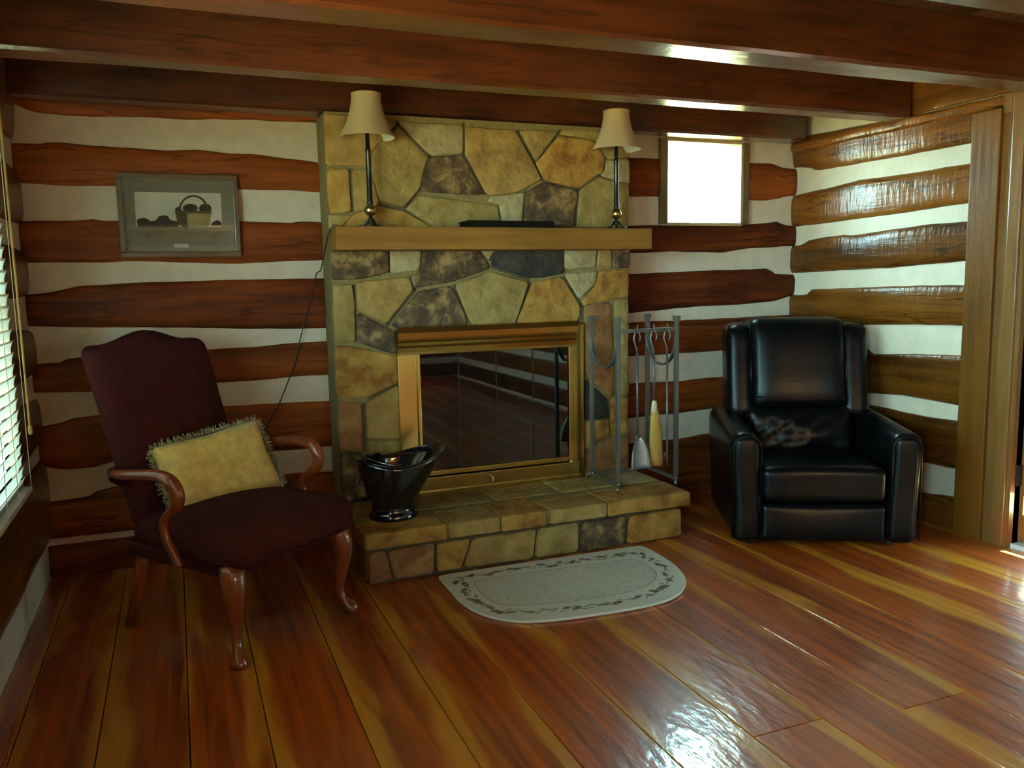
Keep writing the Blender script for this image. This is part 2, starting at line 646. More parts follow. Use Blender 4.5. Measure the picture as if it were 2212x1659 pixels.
M['fringe'] = simple('olive and cream fringe', (0.36, 0.34, 0.20), 0.8, var=0.5, bscale=60)
M['leather'] = simple('black leather', (0.003, 0.003, 0.0033), 0.30, bump=0.10, bscale=90, coat=0.0, spec=0.2)
M['frame_wood'] = wood('dark picture moulding', (0.05, 0.025, 0.012), (0.12, 0.07, 0.03), 0, coat=0.3, bump=0.05)
M['frame_edge'] = simple('olive inner moulding', (0.13, 0.11, 0.06), 0.5)
M['mat_board'] = simple('grey green mat board', (0.30, 0.275, 0.19), 0.9)
M['print_bg'] = simple('print background', (0.80, 0.74, 0.55), 0.8, var=0.12, bscale=7)
M['print_table'] = simple('print table top', (0.30, 0.22, 0.12), 0.8, var=0.25, bscale=30)
M['print_basket'] = simple('print basket', (0.42, 0.32, 0.13), 0.8, var=0.25, bscale=30)
M['print_basket_d'] = simple('print basket shade side', (0.12, 0.09, 0.03), 0.8, var=0.2, bscale=30)
M['print_fruit'] = simple('print dark fruit', (0.055, 0.05, 0.032), 0.8, var=0.3, bscale=40)
M['label_white'] = simple('white caption card', (0.72, 0.68, 0.56), 0.8)
M['rug'] = simple('cream berber rug', (0.80, 0.74, 0.63), 0.95, bump=0.5, bscale=160, var=0.12)
M['rug_field'] = simple('speckled beige rug field', (0.72, 0.66, 0.57), 0.95, bump=0.5, bscale=120, var=0.22)
M['rug_edge'] = simple('rug binding', (0.85, 0.79, 0.68), 0.9)
M['rug_leaf'] = simple('rug leaf print', (0.24, 0.22, 0.16), 0.95, var=0.4, bscale=30)
M['rug_red'] = simple('rug berry print', (0.22, 0.12, 0.10), 0.95)
M['slat'] = simple('white blind slat', (0.80, 0.77, 0.68), 0.5)
_m, _n, _l, _p = mat('thin translucent blind slat')
_t = _n.new('ShaderNodeBsdfTranslucent')
_t.inputs['Color'].default_value = (0.85, 0.80, 0.66, 1)
_x = _n.new('ShaderNodeMixShader')
_x.inputs[0].default_value = 0.05
_p.inputs['Base Color'].default_value = (0.42, 0.37, 0.28, 1)
_l.new(_p.outputs[0], _x.inputs[1])
_l.new(_t.outputs[0], _x.inputs[2])
_l.new(_x.outputs[0], _n['Material Output'].inputs['Surface'])
M['slat_thin'] = _m
M['wand'] = simple('amber blind wand', (0.55, 0.36, 0.12), 0.3)
M['black_book'] = simple('black binding', (0.004, 0.0035, 0.003), 0.8, spec=0.1)
M['doormat'] = simple('pale shaggy mat', (0.62, 0.61, 0.60), 0.95, bump=0.9, bscale=60, var=0.25)
M['sill'] = simple('white painted sill', (0.80, 0.80, 0.78), 0.5)
M['ground'] = simple('dry leaves and sunlit grass', (0.58, 0.40, 0.13), 1.0, var=0.4, bscale=3)
M['hinge'] = simple('dark hinge', (0.05, 0.045, 0.04), 0.4, metal=0.8)
M['rubber'] = simple('black plastic foot', (0.012, 0.012, 0.012), 0.5)

# ================================================================== SETTING
def struct(o, label, cat):
    return tag(o, label, cat, kind='structure')


def wall_slab(name, axis, p0, p1, u0, u1, z0, z1, holes, m):
    us = sorted({u0, u1, *[h[0] for h in holes], *[h[1] for h in holes]})
    zs = sorted({z0, z1, *[h[2] for h in holes], *[h[3] for h in holes]})
    b = MB()
    for a, c in zip(us, us[1:]):
        for d, e in zip(zs, zs[1:]):
            mu, mz = (a + c) / 2, (d + e) / 2
            if any(h[0] < mu < h[1] and h[2] < mz < h[3] for h in holes):
                continue
            if axis == 'y':
                b.box(a, c, p0, p1, d, e)
            else:
                b.box(p0, p1, a, c, d, e)
    return b.build(name, m)


WIN1 = (2.665, 3.20, 1.612, 2.095)
WIN2 = (2.87, 3.465, 0.60, 1.94)
DOOR = (1.70, 2.605, 0.0, 2.02)
WIN3 = (2.40, 2.74, 1.25, 1.62)  # out-of-view window added to light the fireplace side from the front
WIN5 = (0.95, 2.68, 0.98, 1.90)  # out-of-view window added for warm light left of the chimney
WIN4 = (-0.60, 0.20, 0.80, 1.60)  # out-of-view window added to brighten the right wall and floor
FIREHOLE = (1.08, 1.93, 0.27, 0.98)
wall_back = struct(wall_slab('wall_back', 'y', YB, YB + 0.20, XL - 0.2, XR + 0.2, -0.05, ZC + 0.1, [WIN1, FIREHOLE], M['chink']), 'log wall with cream chinking behind the stone fireplace', 'wall')
wall_left = struct(wall_slab('wall_left', 'x', XL - 0.20, XL, YF - 0.2, YB, -0.05, ZC + 0.1, [WIN2, WIN4, WIN5], M['chink']), 'log wall with cream chinking and a blind covered window', 'wall')
wall_right = struct(wall_slab('wall_right', 'x', XR, XR + 0.20, YF - 0.2, YB, -0.05, ZC + 0.1, [DOOR], M['chink']), 'hewn log wall with wide chinking beside the black recliner', 'wall')
wall_front = struct(wall_slab('wall_front', 'y', YF - 0.20, YF, XL - 0.2, XR + 0.2, -0.05, ZC + 0.1, [WIN3], M['chink']), 'log wall with an added window facing the fireplace', 'wall')

ground = struct(MB().box(-30, 34, -34, 34, -0.60, -0.50).build('ground', M['ground']), 'grassy ground outside the cabin', 'ground')


def log(parent, top, bot, plane, axis, m, sign=-1, depth=0.022, into=0.03):
    """one hewn log on a wall; top/bot are (u,z) lines; axis 'y' wall faces -y, axis 'x' faces sign*x"""
    top, bot = sorted(top), sorted(bot)
    u0, u1 = max(top[0][0], bot[0][0]), min(top[-1][0], bot[-1][0])
    n = max(4, int((u1 - u0) / 0.035))
    ts = [0, 0.0, 0.05, 0.13, 0.26, 0.42, 0.58, 0.74, 0.87, 0.95, 1.0, 1.0]
    sd = random.uniform(0, 90)
    vs_, fs = [], []
    k = len(ts)
    for i in range(n + 1):
        u = u0 + (u1 - u0) * i / n
        zt, zb = interp(top, u), interp(bot, u)
        zt += 0.003 * N(u * 9, sd)
        zb += 0.003 * N(u * 9, sd + 7)
        for j, t in enumerate(ts):
            z = zb + (zt - zb) * t
            if j in (0, k - 1):
                d = -into
            else:
                d = depth * (1 - abs(2 * t - 1) ** 5 * 0.75) + 0.006 * N(u * 3.2, z * 7, sd) + 0.003 * N(u * 11, z * 14, sd)
            if axis == 'y':
                vs_.append((u, plane + sign * d, z))
            else:
                vs_.append((plane + sign * d, u, z))
    for i in range(n):
        for j in range(k - 1):
            fs.append((i * k + j, i * k + j + 1, (i + 1) * k + j + 1, (i + 1) * k + j))
    fs.append(tuple(range(k)))
    fs.append(tuple(n * k + q for q in reversed(range(k))))
    return mesh('log', vs_, fs, m, parent, smooth=True)


def tr_back(pl):
    return [((v := onY(x, y, YB - 0.02)).x, v.z) for x, y in pl]


def tr_right(pl):
    return [((v := onX(x, y, XR - 0.022)).y, v.z) for x, y in pl]


def ext(pl, ulo=None, uhi=None):
    pl = sorted(pl)
    if ulo is not None and pl[0][0] > ulo:
        pl = [(ulo, pl[0][1])] + pl
    if uhi is not None and pl[-1][0] < uhi:
        pl = pl + [(uhi, pl[-1][1])]
    return pl


# back wall, between the corner and the fireplace
BL = [
    (None, [(11, 216), (65, 238), (75, 241), (130, 247), (200, 250), (300, 251), (420, 258), (456, 255.5), (553, 258), (651, 263), (690, 263)]),
    ([(23.5, 309), (85, 310), (101, 306.6), (134, 306.6), (199, 313), (277, 318), (358, 325), (423, 323), (488, 330), (553, 333), (651, 344), (692, 351)],
     [(31, 393), (108, 399), (163, 400.6), (249, 401.5), (521, 408), (602, 409.5), (694, 414)]),
    ([(43, 478), (90, 476.6), (172, 476.6), (195, 472), (224, 476.6), (254, 476), (521, 478), (628, 481), (648, 478), (700, 479.5)],
     [(50, 567), (163, 567), (228, 566), (293, 564), (391, 567), (521, 569), (618, 564), (700, 561)]),
    ([(58.6, 637), (107, 631), (179, 618), (293, 611), (423, 606), (553, 603), (704, 601.5)],
     [(63.5, 706), (163, 707), (293, 707), (456, 709), (553, 711), (706, 709)]),
    ([(72, 787), (128, 784), (145, 776), (193, 771), (300, 764), (453, 755), (554, 750), (651, 740), (711, 737)],
     [(77, 849), (193, 846), (300, 840), (475, 827), (554, 822), (675, 811), (713, 810)]),
    ([(84, 923), (130, 916), (159, 904), (212, 898), (340, 888), (482, 879), (579, 873), (716, 867)],
     [(92, 1008), (140, 1017.5), (217, 1008), (231, 1000), (400, 990), (552, 978), (651, 972), (718, 964)]),
    ([(99, 1087), (188, 1075), (212, 1061), (255, 1051), (420, 1040), (593, 1030), (636, 1023), (718, 1020)],
     [(104, 1167), (169, 1160), (265, 1150), (500, 1122), (718, 1096)]),
    ([(106, 1183), (270, 1163), (500, 1136), (718, 1110)], None),
]
for t, b in BL:
    tt = ext(tr_back(t) if t else [(XL, ZC + 0.02), (0.8, ZC + 0.02)], XL, 0.80)
    bb = ext(tr_back(b) if b else [(XL, -0.02), (0.8, -0.02)], XL, 0.80)
    log(wall_back, tt, bb, YB, 'y', M['logx'])
# back wall, between the fireplace and the corner
BR = [
    ([(1364, 340), (1419, 342)], [(1362, 424), (1421, 424)], 2.2, 2.63),
    ([(1614, 351), (1675, 353), (1685, 361), (1712, 364.5)], [(1614, 431), (1651, 433), (1687, 428), (1707, 422)], 3.24, XR),
    ([(1365, 487), (1427, 486.5), (1517, 487.5), (1600, 486), (1659, 481.5), (1683, 477.6), (1695, 485.5), (1714, 487.5)],
     [(1371, 546.6), (1458, 543), (1561, 546), (1616, 537), (1714, 531)], 2.2, XR),
    ([(1365, 592), (1537, 584), (1663, 580), (1679, 592), (1712, 592.7)], [(1367, 676), (1498, 663), (1600, 658), (1675, 651), (1712, 639)], 2.2, XR),
    ([(1365, 697), (1470, 692), (1557, 688.5), (1714, 680)], [(1365, 770), (1480, 763), (1545, 759), (1714, 745)], 2.2, XR),
    ([(1365, 829), (1480, 823), (1540, 815.5), (1714, 805)], [(1360, 904), (1480, 891.5), (1512, 886), (1714, 862)], 2.2, XR),
    ([(1360, 960), (1480, 947.5), (1516, 940), (1714, 915)], None, 2.2, XR),
]
for t, b, lo, hi in BR:
    tt = ext(tr_back(t), lo, hi)
    bb = ext(tr_back(b), lo, hi) if b else [(lo, -0.02), (hi, -0.02)]
    log(wall_back, tt, bb, YB, 'y', M['logx'])
log(wall_back, [(2.2, ZC), (XR, ZC)], [(2.2, 2.135), (XR, 2.125)], YB, 'y', M['logx'])

# right wall
PW = 2.80
RW = [
    ([(1714, 297), (1810, 279), (1971, 249), (2105, 221)], [(1714, 361), (1750, 362), (1758, 369), (1852, 353), (1971, 332), (2109, 306)]),
    ([(1712, 424), (1734, 416.5), (1773, 408.6), (1852, 389), (1971, 373), (2107, 349.5)], [(1718, 489.4), (1813, 477.6), (1931, 462), (2101, 435.4)]),
    ([(1714, 531), (1730, 529), (1738, 520), (1773, 513), (1821, 507), (1833, 509), (1920, 496), (2010, 483.5), (2099, 477.6)],
     [(1714, 590), (1813, 584), (1923, 578), (2010, 570), (2095, 563)]),
    ([(1712, 637), (1738, 637), (1748, 625.4), (1852, 621.5), (1971, 617), (2091, 615.6)], [(1714, 688), (1800, 697), (1852, 702), (1971, 702), (2089, 704)]),
    ([(1714, 740), (1860, 747), (1881, 765), (1968, 765), (2088, 768.5)], [(1714, 820), (1878, 850), (1950, 855), (2080, 879)]),
    ([(1714, 850), (1907, 880.6), (1950, 891.5), (2004, 902), (2077, 911)], [(1714, 940), (1999, 1001), (2045, 1011), (2075, 1016)]),
    ([(1714, 985), (1994, 1066), (2035, 1071), (2072, 1077)], None),
]
for t, b in RW:
    tt = ext(tr_right(t), PW, YB)
    bb = ext(tr_right(b), PW, YB) if b else [(PW, -0.02), (YB, -0.02)]
    log(wall_right, tt, bb, XR, 'x', M['logy'])
# ledge board and plate log over it
log(wall_right, [(2.60, 2.112), (YB, 2.112)], [(2.60, 2.052), (YB, 2.048)], XR, 'x', M['logy'], depth=0.040)
log(wall_right, [(YF, 2.40), (3.56, 2.40)], [(YF, 2.116), (3.40, 2.116), (3.56, 2.15)], XR, 'x', M['logy'], depth=0.012)
# right wall beyond the door, behind the camera
for k in range(8):
    z0 = 0.02 + k * 0.262
    log(wall_right, [(YF, z0 + 0.18), (1.55, z0 + 0.19)], [(YF, z0), (1.55, z0 + 0.01)], XR, 'x', M['logy'])

# left wall: heights taken from the strip that shows beside the corner
LWZ = [(2.40, 1.935), (1.815, 1.585), (1.475, 1.275), (1.135, 0.655 + 0.28), (0.83, 0.62), (0.56, 0.17)]
for zt, zb in LWZ:
    cuts = sorted([w_ for w_ in (WIN2, WIN4, WIN5) if zb < w_[3] + 0.02 and zt > w_[2] - 0.03])
    segs, y_ = [], YF
    for w_ in cuts:
        segs.append((y_, w_[0] - 0.05))
        y_ = w_[1] + 0.05
    segs.append((y_, YB))
    for a, c in segs:
        log(wall_left, [(a, zt), ((a + c) / 2, zt + 0.008), (c, zt - 0.01)], [(a, zb), ((a + c) / 2, zb - 0.006), (c, zb + 0.004)], XL, 'x', M['logy'], sign=1)
# front wall, behind the camera
for k in range(9):
    z0 = 0.0 + k * 0.262
    segs = [(XL, XR)]
    if z0 < WIN3[3] + 0.02 and z0 + 0.19 > WIN3[2] - 0.02:
        segs = [(XL, WIN3[0] - 0.06), (WIN3[1] + 0.06, XR)]
    for a, c in segs:
        log(wall_front, [(a, z0 + 0.19), (c, z0 + 0.185)], [(a, z0), (c, z0 + 0.006)], YF, 'y', M['logx'], sign=1)

# ---- floor
floor = struct(MB().box(XL - 0.1, XR + 0.1, YF - 0.1, YB + 0.1, -0.10, -0.022).build('floor', M['subfloor']), 'varnished heart pine floor of wide boards', 'floor')
edges = [-0.60, -0.51, -0.285, -0.04, 0.176, 0.436, 0.685, 0.937, 1.18, 1.448, 1.70, 1.955, 2.215, 2.475, 2.70, 2.995, 3.25, 3.61]
joints = {6: [0.4], 7: [-0.6], 9: [1.78, -1.0], 10: [0.2], 11: [1.72], 12: [0.9], 3: [1.1], 4: [-0.7], 8: [0.9], 13: [1.2], 14: [0.2]}
for i, (a, c) in enumerate(zip(edges, edges[1:])):
    ys = [YF] + sorted(joints.get(i, [])) + [YB]
    for y0, y1 in zip(ys, ys[1:]):
        zt = random.uniform(-0.0012, 0.0)
        MB().box(a + 0.0015, c - 0.0015, y0 + 0.001, y1 - 0.001, -0.024, zt, 0.0022).build('plank', M['plank'], floor)

# ---- ceiling
ceiling = struct(MB().box(XL - 0.1, XR + 0.1, YF - 0.1, YB + 0.1, ZC + 0.02, ZC + 0.12).build('ceiling', M['ceil']), 'dark board ceiling carried on hewn beams', 'ceiling')
nb = 22
for i in range(nb):
    a = XL + (XR - XL) * i / nb
    c = XL + (XR - XL) * (i + 1) / nb
    MB().box(a + 0.002, c - 0.002, YF, YB, ZC, ZC + 0.022, 0.003).build('board', M['ceil'], ceiling)


def beam(y0, y1, z0, x0, x1):
    """hewn beam with slightly uneven faces"""
    n = 90
    vs_, fs = [], []
    sd = random.uniform(0, 50)
    ring = [(0.08, 0), (0.5, 0), (0.92, 0), (1, 0.05), (1, 0.35), (1, 0.7), (1, 1), (0, 1), (0, 0.7), (0, 0.35), (0, 0.05)]
    k = len(ring)
    for i in range(n + 1):
        x = x0 + (x1 - x0) * i / n
        for a, b in ring:
            y = y0 + (y1 - y0) * a
            z = z0 + (ZC + 0.01 - z0) * b
            if b < 0.9:
                y += 0.004 * N(x * 4, b * 3, sd) + (0.004 * N(x * 1.3, sd))
                z += (0.003 * N(x * 3, a * 5, sd + 9)) * (1 - b)
            vs_.append((x, y, z))
    for i in range(n):
        for j in range(k):
            j2 = (j + 1) % k
            fs.append((i * k + j, i * k + j2, (i + 1) * k + j2, (i + 1) * k + j))
    fs.append(tuple(range(k)))
    fs.append(tuple(n * k + q for q in reversed(range(k))))
    o = mesh('beam', vs_, fs, M['beam'], ceiling, smooth=False)
    return o


for y0, w, z0, x1 in ((3.975, 0.145, 2.10, 3.53), (3.262, 0.135, 2.10, 3.575), (2.50, 0.175, 2.10, 3.60), (1.72, 0.18, 2.10, 3.60),
                      (0.96, 0.17, 2.10, 3.60), (0.20, 0.17, 2.10, 3.60), (-0.56, 0.17, 2.10, 3.60), (-1.32, 0.17, 2.10, 3.60), (-2.08, 0.17, 2.10, 3.60)):
    beam(y0, y0 + w, z0, XL, x1)

# ---- window in the back wall
a0, a1, b0, b1 = WIN1
w1 = struct(MB().box(a0 - 0.042, a0, YB - 0.026, YB + 0.04, b0 - 0.0, b1 + 0.0, 0.003).box(a1, a1 + 0.045, YB - 0.026, YB + 0.04, b0, b1, 0.003).build('window_1', M['sash']), 'small square window with pale jambs above the recliner', 'window')
MB().box(a1 - 0.012, a1 + 0.002, YB - 0.02, YB + 0.062, b0, b1).build('jamb', M['jamb'], w1)
MB().box(a0 - 0.002, a0 + 0.012, YB - 0.02, YB + 0.062, b0, b1).build('jamb', M['jamb'], w1)
MB().box(a0, a1, YB - 0.018, YB + 0.062, b1 - 0.012, b1 + 0.004).build('head_jamb', M['jamb'], w1)
MB().box(a0, a1, YB - 0.018, YB + 0.062, b0 - 0.006, b0 + 0.012).build('window_sill', M['jamb'], w1)
MB().box(a0 + 0.012, a1 - 0.012, YB + 0.052, YB + 0.055, b0 + 0.012, b1 - 0.012).build('pane', M['pane'], w1)

# ---- window with the blind
a0, a1, b0, b1 = WIN2
w2 = struct(MB().box(XL - 0.02, XL + 0.024, a0 - 0.07, a0, b0 - 0.05, b1 + 0.07, 0.004).box(XL - 0.02, XL + 0.024, a1, a1 + 0.07, b0 - 0.05, b1 + 0.07, 0.004)
            .box(XL - 0.02, XL + 0.024, a0, a1, b1, b1 + 0.07, 0.004).build('window_2', M['sash']), 'side window in a dark wood casing behind the blind', 'window')
MB().box(XL - 0.20, XL + 0.03, a0, a1, b0 - 0.05, b0).build('window_sill', M['sash'], w2)
MB().box(XL - 0.12, XL - 0.10, a0, a1, (b0 + b1) / 2 - 0.02, (b0 + b1) / 2 + 0.02).build('meeting_rail', M['sash'], w2)
MB().box(XL - 0.112, XL - 0.109, a0, a1, b0, b1).build('pane', M['pane'], w2)
# ---- unseen window added behind the camera for frontal daylight
a0, a1, b0, b1 = WIN3
w3 = struct(MB().box(a0 - 0.07, a0, YF - 0.02, YF + 0.03, b0 - 0.07, b1 + 0.07, 0.004).box(a1, a1 + 0.07, YF - 0.02, YF + 0.03, b0 - 0.07, b1 + 0.07, 0.004)
            .box(a0, a1, YF - 0.02, YF + 0.03, b1, b1 + 0.07, 0.004).box(a0, a1, YF - 0.02, YF + 0.03, b0 - 0.07, b0, 0.004).build('added_window_3', M['sash']), 'small unseen window added facing the fireplace', 'window')
MB().box((a0 + a1) / 2 - 0.025, (a0 + a1) / 2 + 0.025, YF - 0.11, YF - 0.07, b0, b1).build('mullion', M['sash'], w3)
MB().box(a0, a1, YF - 0.092, YF - 0.089, b0, b1).build('pane', M['pane'], w3)

for wn_, W_, lb_ in (('added_window_4', WIN4, 'unseen side window added without a blind in the log wall'), ('added_window_5', WIN5, 'unseen side window added behind the half open blind')):
    a0, a1, b0, b1 = W_
    w4 = struct(MB().box(XL - 0.02, XL + 0.008, a0 - 0.07, a0, b0 - 0.05, b1 + 0.07, 0.004).box(XL - 0.02, XL + 0.008, a1, a1 + 0.07, b0 - 0.05, b1 + 0.07, 0.004)
                .box(XL - 0.02, XL + 0.008, a0, a1, b1, b1 + 0.07, 0.004).box(XL - 0.02, XL + 0.008, a0, a1, b0 - 0.05, b0, 0.004).build(wn_, M['sash']), lb_, 'window')
    MB().box(XL - 0.12, XL - 0.10, a0, a1, (b0 + b1) / 2 - 0.02, (b0 + b1) / 2 + 0.02).build('meeting_rail', M['sash'], w4)
    MB().box(XL - 0.112, XL - 0.109, a0, a1, b0, b1).build('pane', M['pane'], w4)

# ---- post and door
post = struct(MB().box(XR - 0.045, XR + 0.02, 2.742, 2.893, 0.0, 2.048, 0.006).build('trim_1', M['postz']), 'wide hewn board standing between log ends and door casing', 'trim')
d0, d1, _, d3 = DOOR
door = struct(MB().box(XR - 0.028, XR + 0.0, d1 + 0.082, 2.742, 0.0, 2.10, 0.004).build('door_1', M['trimz']), 'wooden door in a honey coloured casing with daylight at its foot', 'door')
MB().box(XR - 0.045, XR + 0.0, d1 + 0.02, d1 + 0.080, 0.0, 2.10, 0.005).build('casing', M['trimz'], door)
MB().box(XR - 0.035, XR + 0.0, d0 - 0.10, d0, 0.0, 2.10, 0.005).build('casing', M['trimz'], door)
MB().box(XR - 0.036, XR + 0.0, d0 - 0.10, d1 + 0.136, d3, d3 + 0.09, 0.005).build('head_casing', M['trimz'], door)
MB().box(XR - 0.03, XR + 0.20, d1, d1 + 0.021, 0.0, d3).build('door_jamb', M['trimz'], door)
MB().box(XR - 0.03, XR + 0.20, d0 - 0.021, d0, 0.0, d3).build('door_jamb', M['trimz'], door)
MB().box(XR + 0.078, XR + 0.11, d1 - 0.014, d1, 0.0, d3).build('door_stop', M['sash'], door)
MB().box(XR - 0.01, XR + 0.24, d0, d1, -0.02, 0.022, 0.004).build('threshold', M['sill'], door)
for z in (0.30, 1.05, 1.75):
    MB().box(XR - 0.002, XR + 0.034, d1 - 0.010, d1 + 0.001, z, z + 0.10, 0.002).build('hinge', M['hinge'], door)
# closed door leaf: wooden stiles and rails, glazed light at the foot
lx0, lx1 = XR + 0.036, XR + 0.076
dl = MB()
dl.box(lx0, lx1, d0, d1, 0.25, d3, 0.003)
dl.box(lx0, lx1, d0, d0 + 0.07, 0.024, 0.25, 0.003)
dl.box(lx0, lx1, d1 - 0.02, d1, 0.024, 0.25, 0.003)
dl.box(lx0, lx1, d0 + 0.07, d1 - 0.02, 0.024, 0.16, 0.003)
leaf = dl.build('door_leaf', M['trimz'], door)
MB().box(lx0 + 0.018, lx0 + 0.022, d0 + 0.07, d1 - 0.02, 0.16, 0.25).build('glass_light', M['pane'], leaf)
MB().box(lx0 - 0.012, lx0, d0 + 0.05, d0 + 0.09, 0.92, 1.10, 0.003).build('handle_plate', M['hinge'], leaf)
MB().tube([(lx0 - 0.01, d0 + 0.07, 1.0), (lx0 - 0.05, d0 + 0.07, 1.0), (lx0 - 0.055, d0 + 0.15, 1.0)], 0.009, 10).build('lever', M['hinge'], leaf, True)

# ================================================================== FIREPLACE
YS, YM = 3.910, 3.924          # stone face, mortar face
FX0, FX1, HT = 0.692, 2.290, 0.244
fire = thing('fireplace', 'tan fieldstone fireplace with raised hearth against the log wall', 'fireplace', (1.49, 3.9, 0))
FO = Vector((1.49, 3.9, 0))
core = MB()
core.box(FX0, FIREHOLE[0], YM, YB + 0.02, 0, 2.092).box(FIREHOLE[1], FX1, YM, YB + 0.02, 0, 2.092)
core.box(FIREHOLE[0], FIREHOLE[1], YM, YB + 0.02, FIREHOLE[3], 2.092).box(FIREHOLE[0], FIREHOLE[1], YM, YB + 0.02, 0, FIREHOLE[2])
core.v = [q - FO for q in core.v]
chimney = core.build('chimney_breast', M['mortar'], fire)


def refine(poly, step, jit, sd):
    out = []
    n = len(poly)
    for i in range(n):
        a, b = poly[i], poly[(i + 1) % n]
        k = max(1, int((b - a).length / step))
        for j in range(k):
            p = a.lerp(b, j / k)
            q = Vector((N(p.x * 25, p.y * 25, sd), N(p.x * 25, p.y * 25, sd + 5)))
            out.append(p + q * jit)
    return out


def chaikin(poly, w=0.12):
    out = []
    n = len(poly)
    for i in range(n):
        a, b = poly[i], poly[(i + 1) % n]
        out += [a.lerp(b, w), a.lerp(b, 1 - w)]
    return out


def stone(poly, to3, m, parent, proud=0.022, off=Vector((0, 0, 0)), name='stone', bevel=0.007, step=0.05, grow=0.006):
    """fieldstone from a 2-D outline; to3(u, v, d) places a point d metres proud of the mortar"""
    sd = random.uniform(0, 99)
    poly = [Vector(p) for p in poly]
    c = sum(poly, Vector((0, 0))) / len(poly)
    poly = [p + (p - c).normalized() * grow for p in poly]
    poly = refine(chaikin(poly, 0.07), step, 0.0025, sd)
    c = sum(poly, Vector((0, 0))) / len(poly)
    n = len(poly)
    tilt = Vector((random.uniform(-.02, .02), random.uniform(-.02, .02)))
    vs_, fs = [], []

    def inset(p, w):
        d = p - c
        return c + d * max(0.05, 1 - w / max(d.length, 1e-4))
    rings = [(-0.004, -0.004), (0.0, proud * 0.55), (bevel * 0.45, proud * 0.88), (bevel * 1.3, proud)]
    for w, d in rings:
        for p in poly:
            q = inset(p, w)
            dd = d + (tilt.dot(q - c) if d > proud * .5 else 0)
            vs_.append(to3(q.x, q.y, dd + (0.0025 * N(q.x * 18, q.y * 18, sd) if d > proud * .5 else 0)) - off)
    for fr in (0.62, 0.28):
        for p in poly:
            q = c + (inset(p, bevel * 1.3) - c) * fr
            vs_.append(to3(q.x, q.y, proud + 0.002 + tilt.dot(q - c) + 0.005 * N(q.x * 9, q.y * 9, sd)) - off)
    vs_.append(to3(c.x, c.y, proud + 0.002) - off)
    R = len(rings) + 2
    for r in range(R - 1):
        for i in range(n):
            j = (i + 1) % n
            fs.append((r * n + i, r * n + j, (r + 1) * n + j, (r + 1) * n + i))
    for i in range(n):
        fs.append(((R - 1) * n + i, (R - 1) * n + (i + 1) % n, R * n))
    return mesh(name, vs_, fs, m, parent, smooth=True)


def A_(x, y): return (700 + x / 6.144, 220 + y / 6.144)


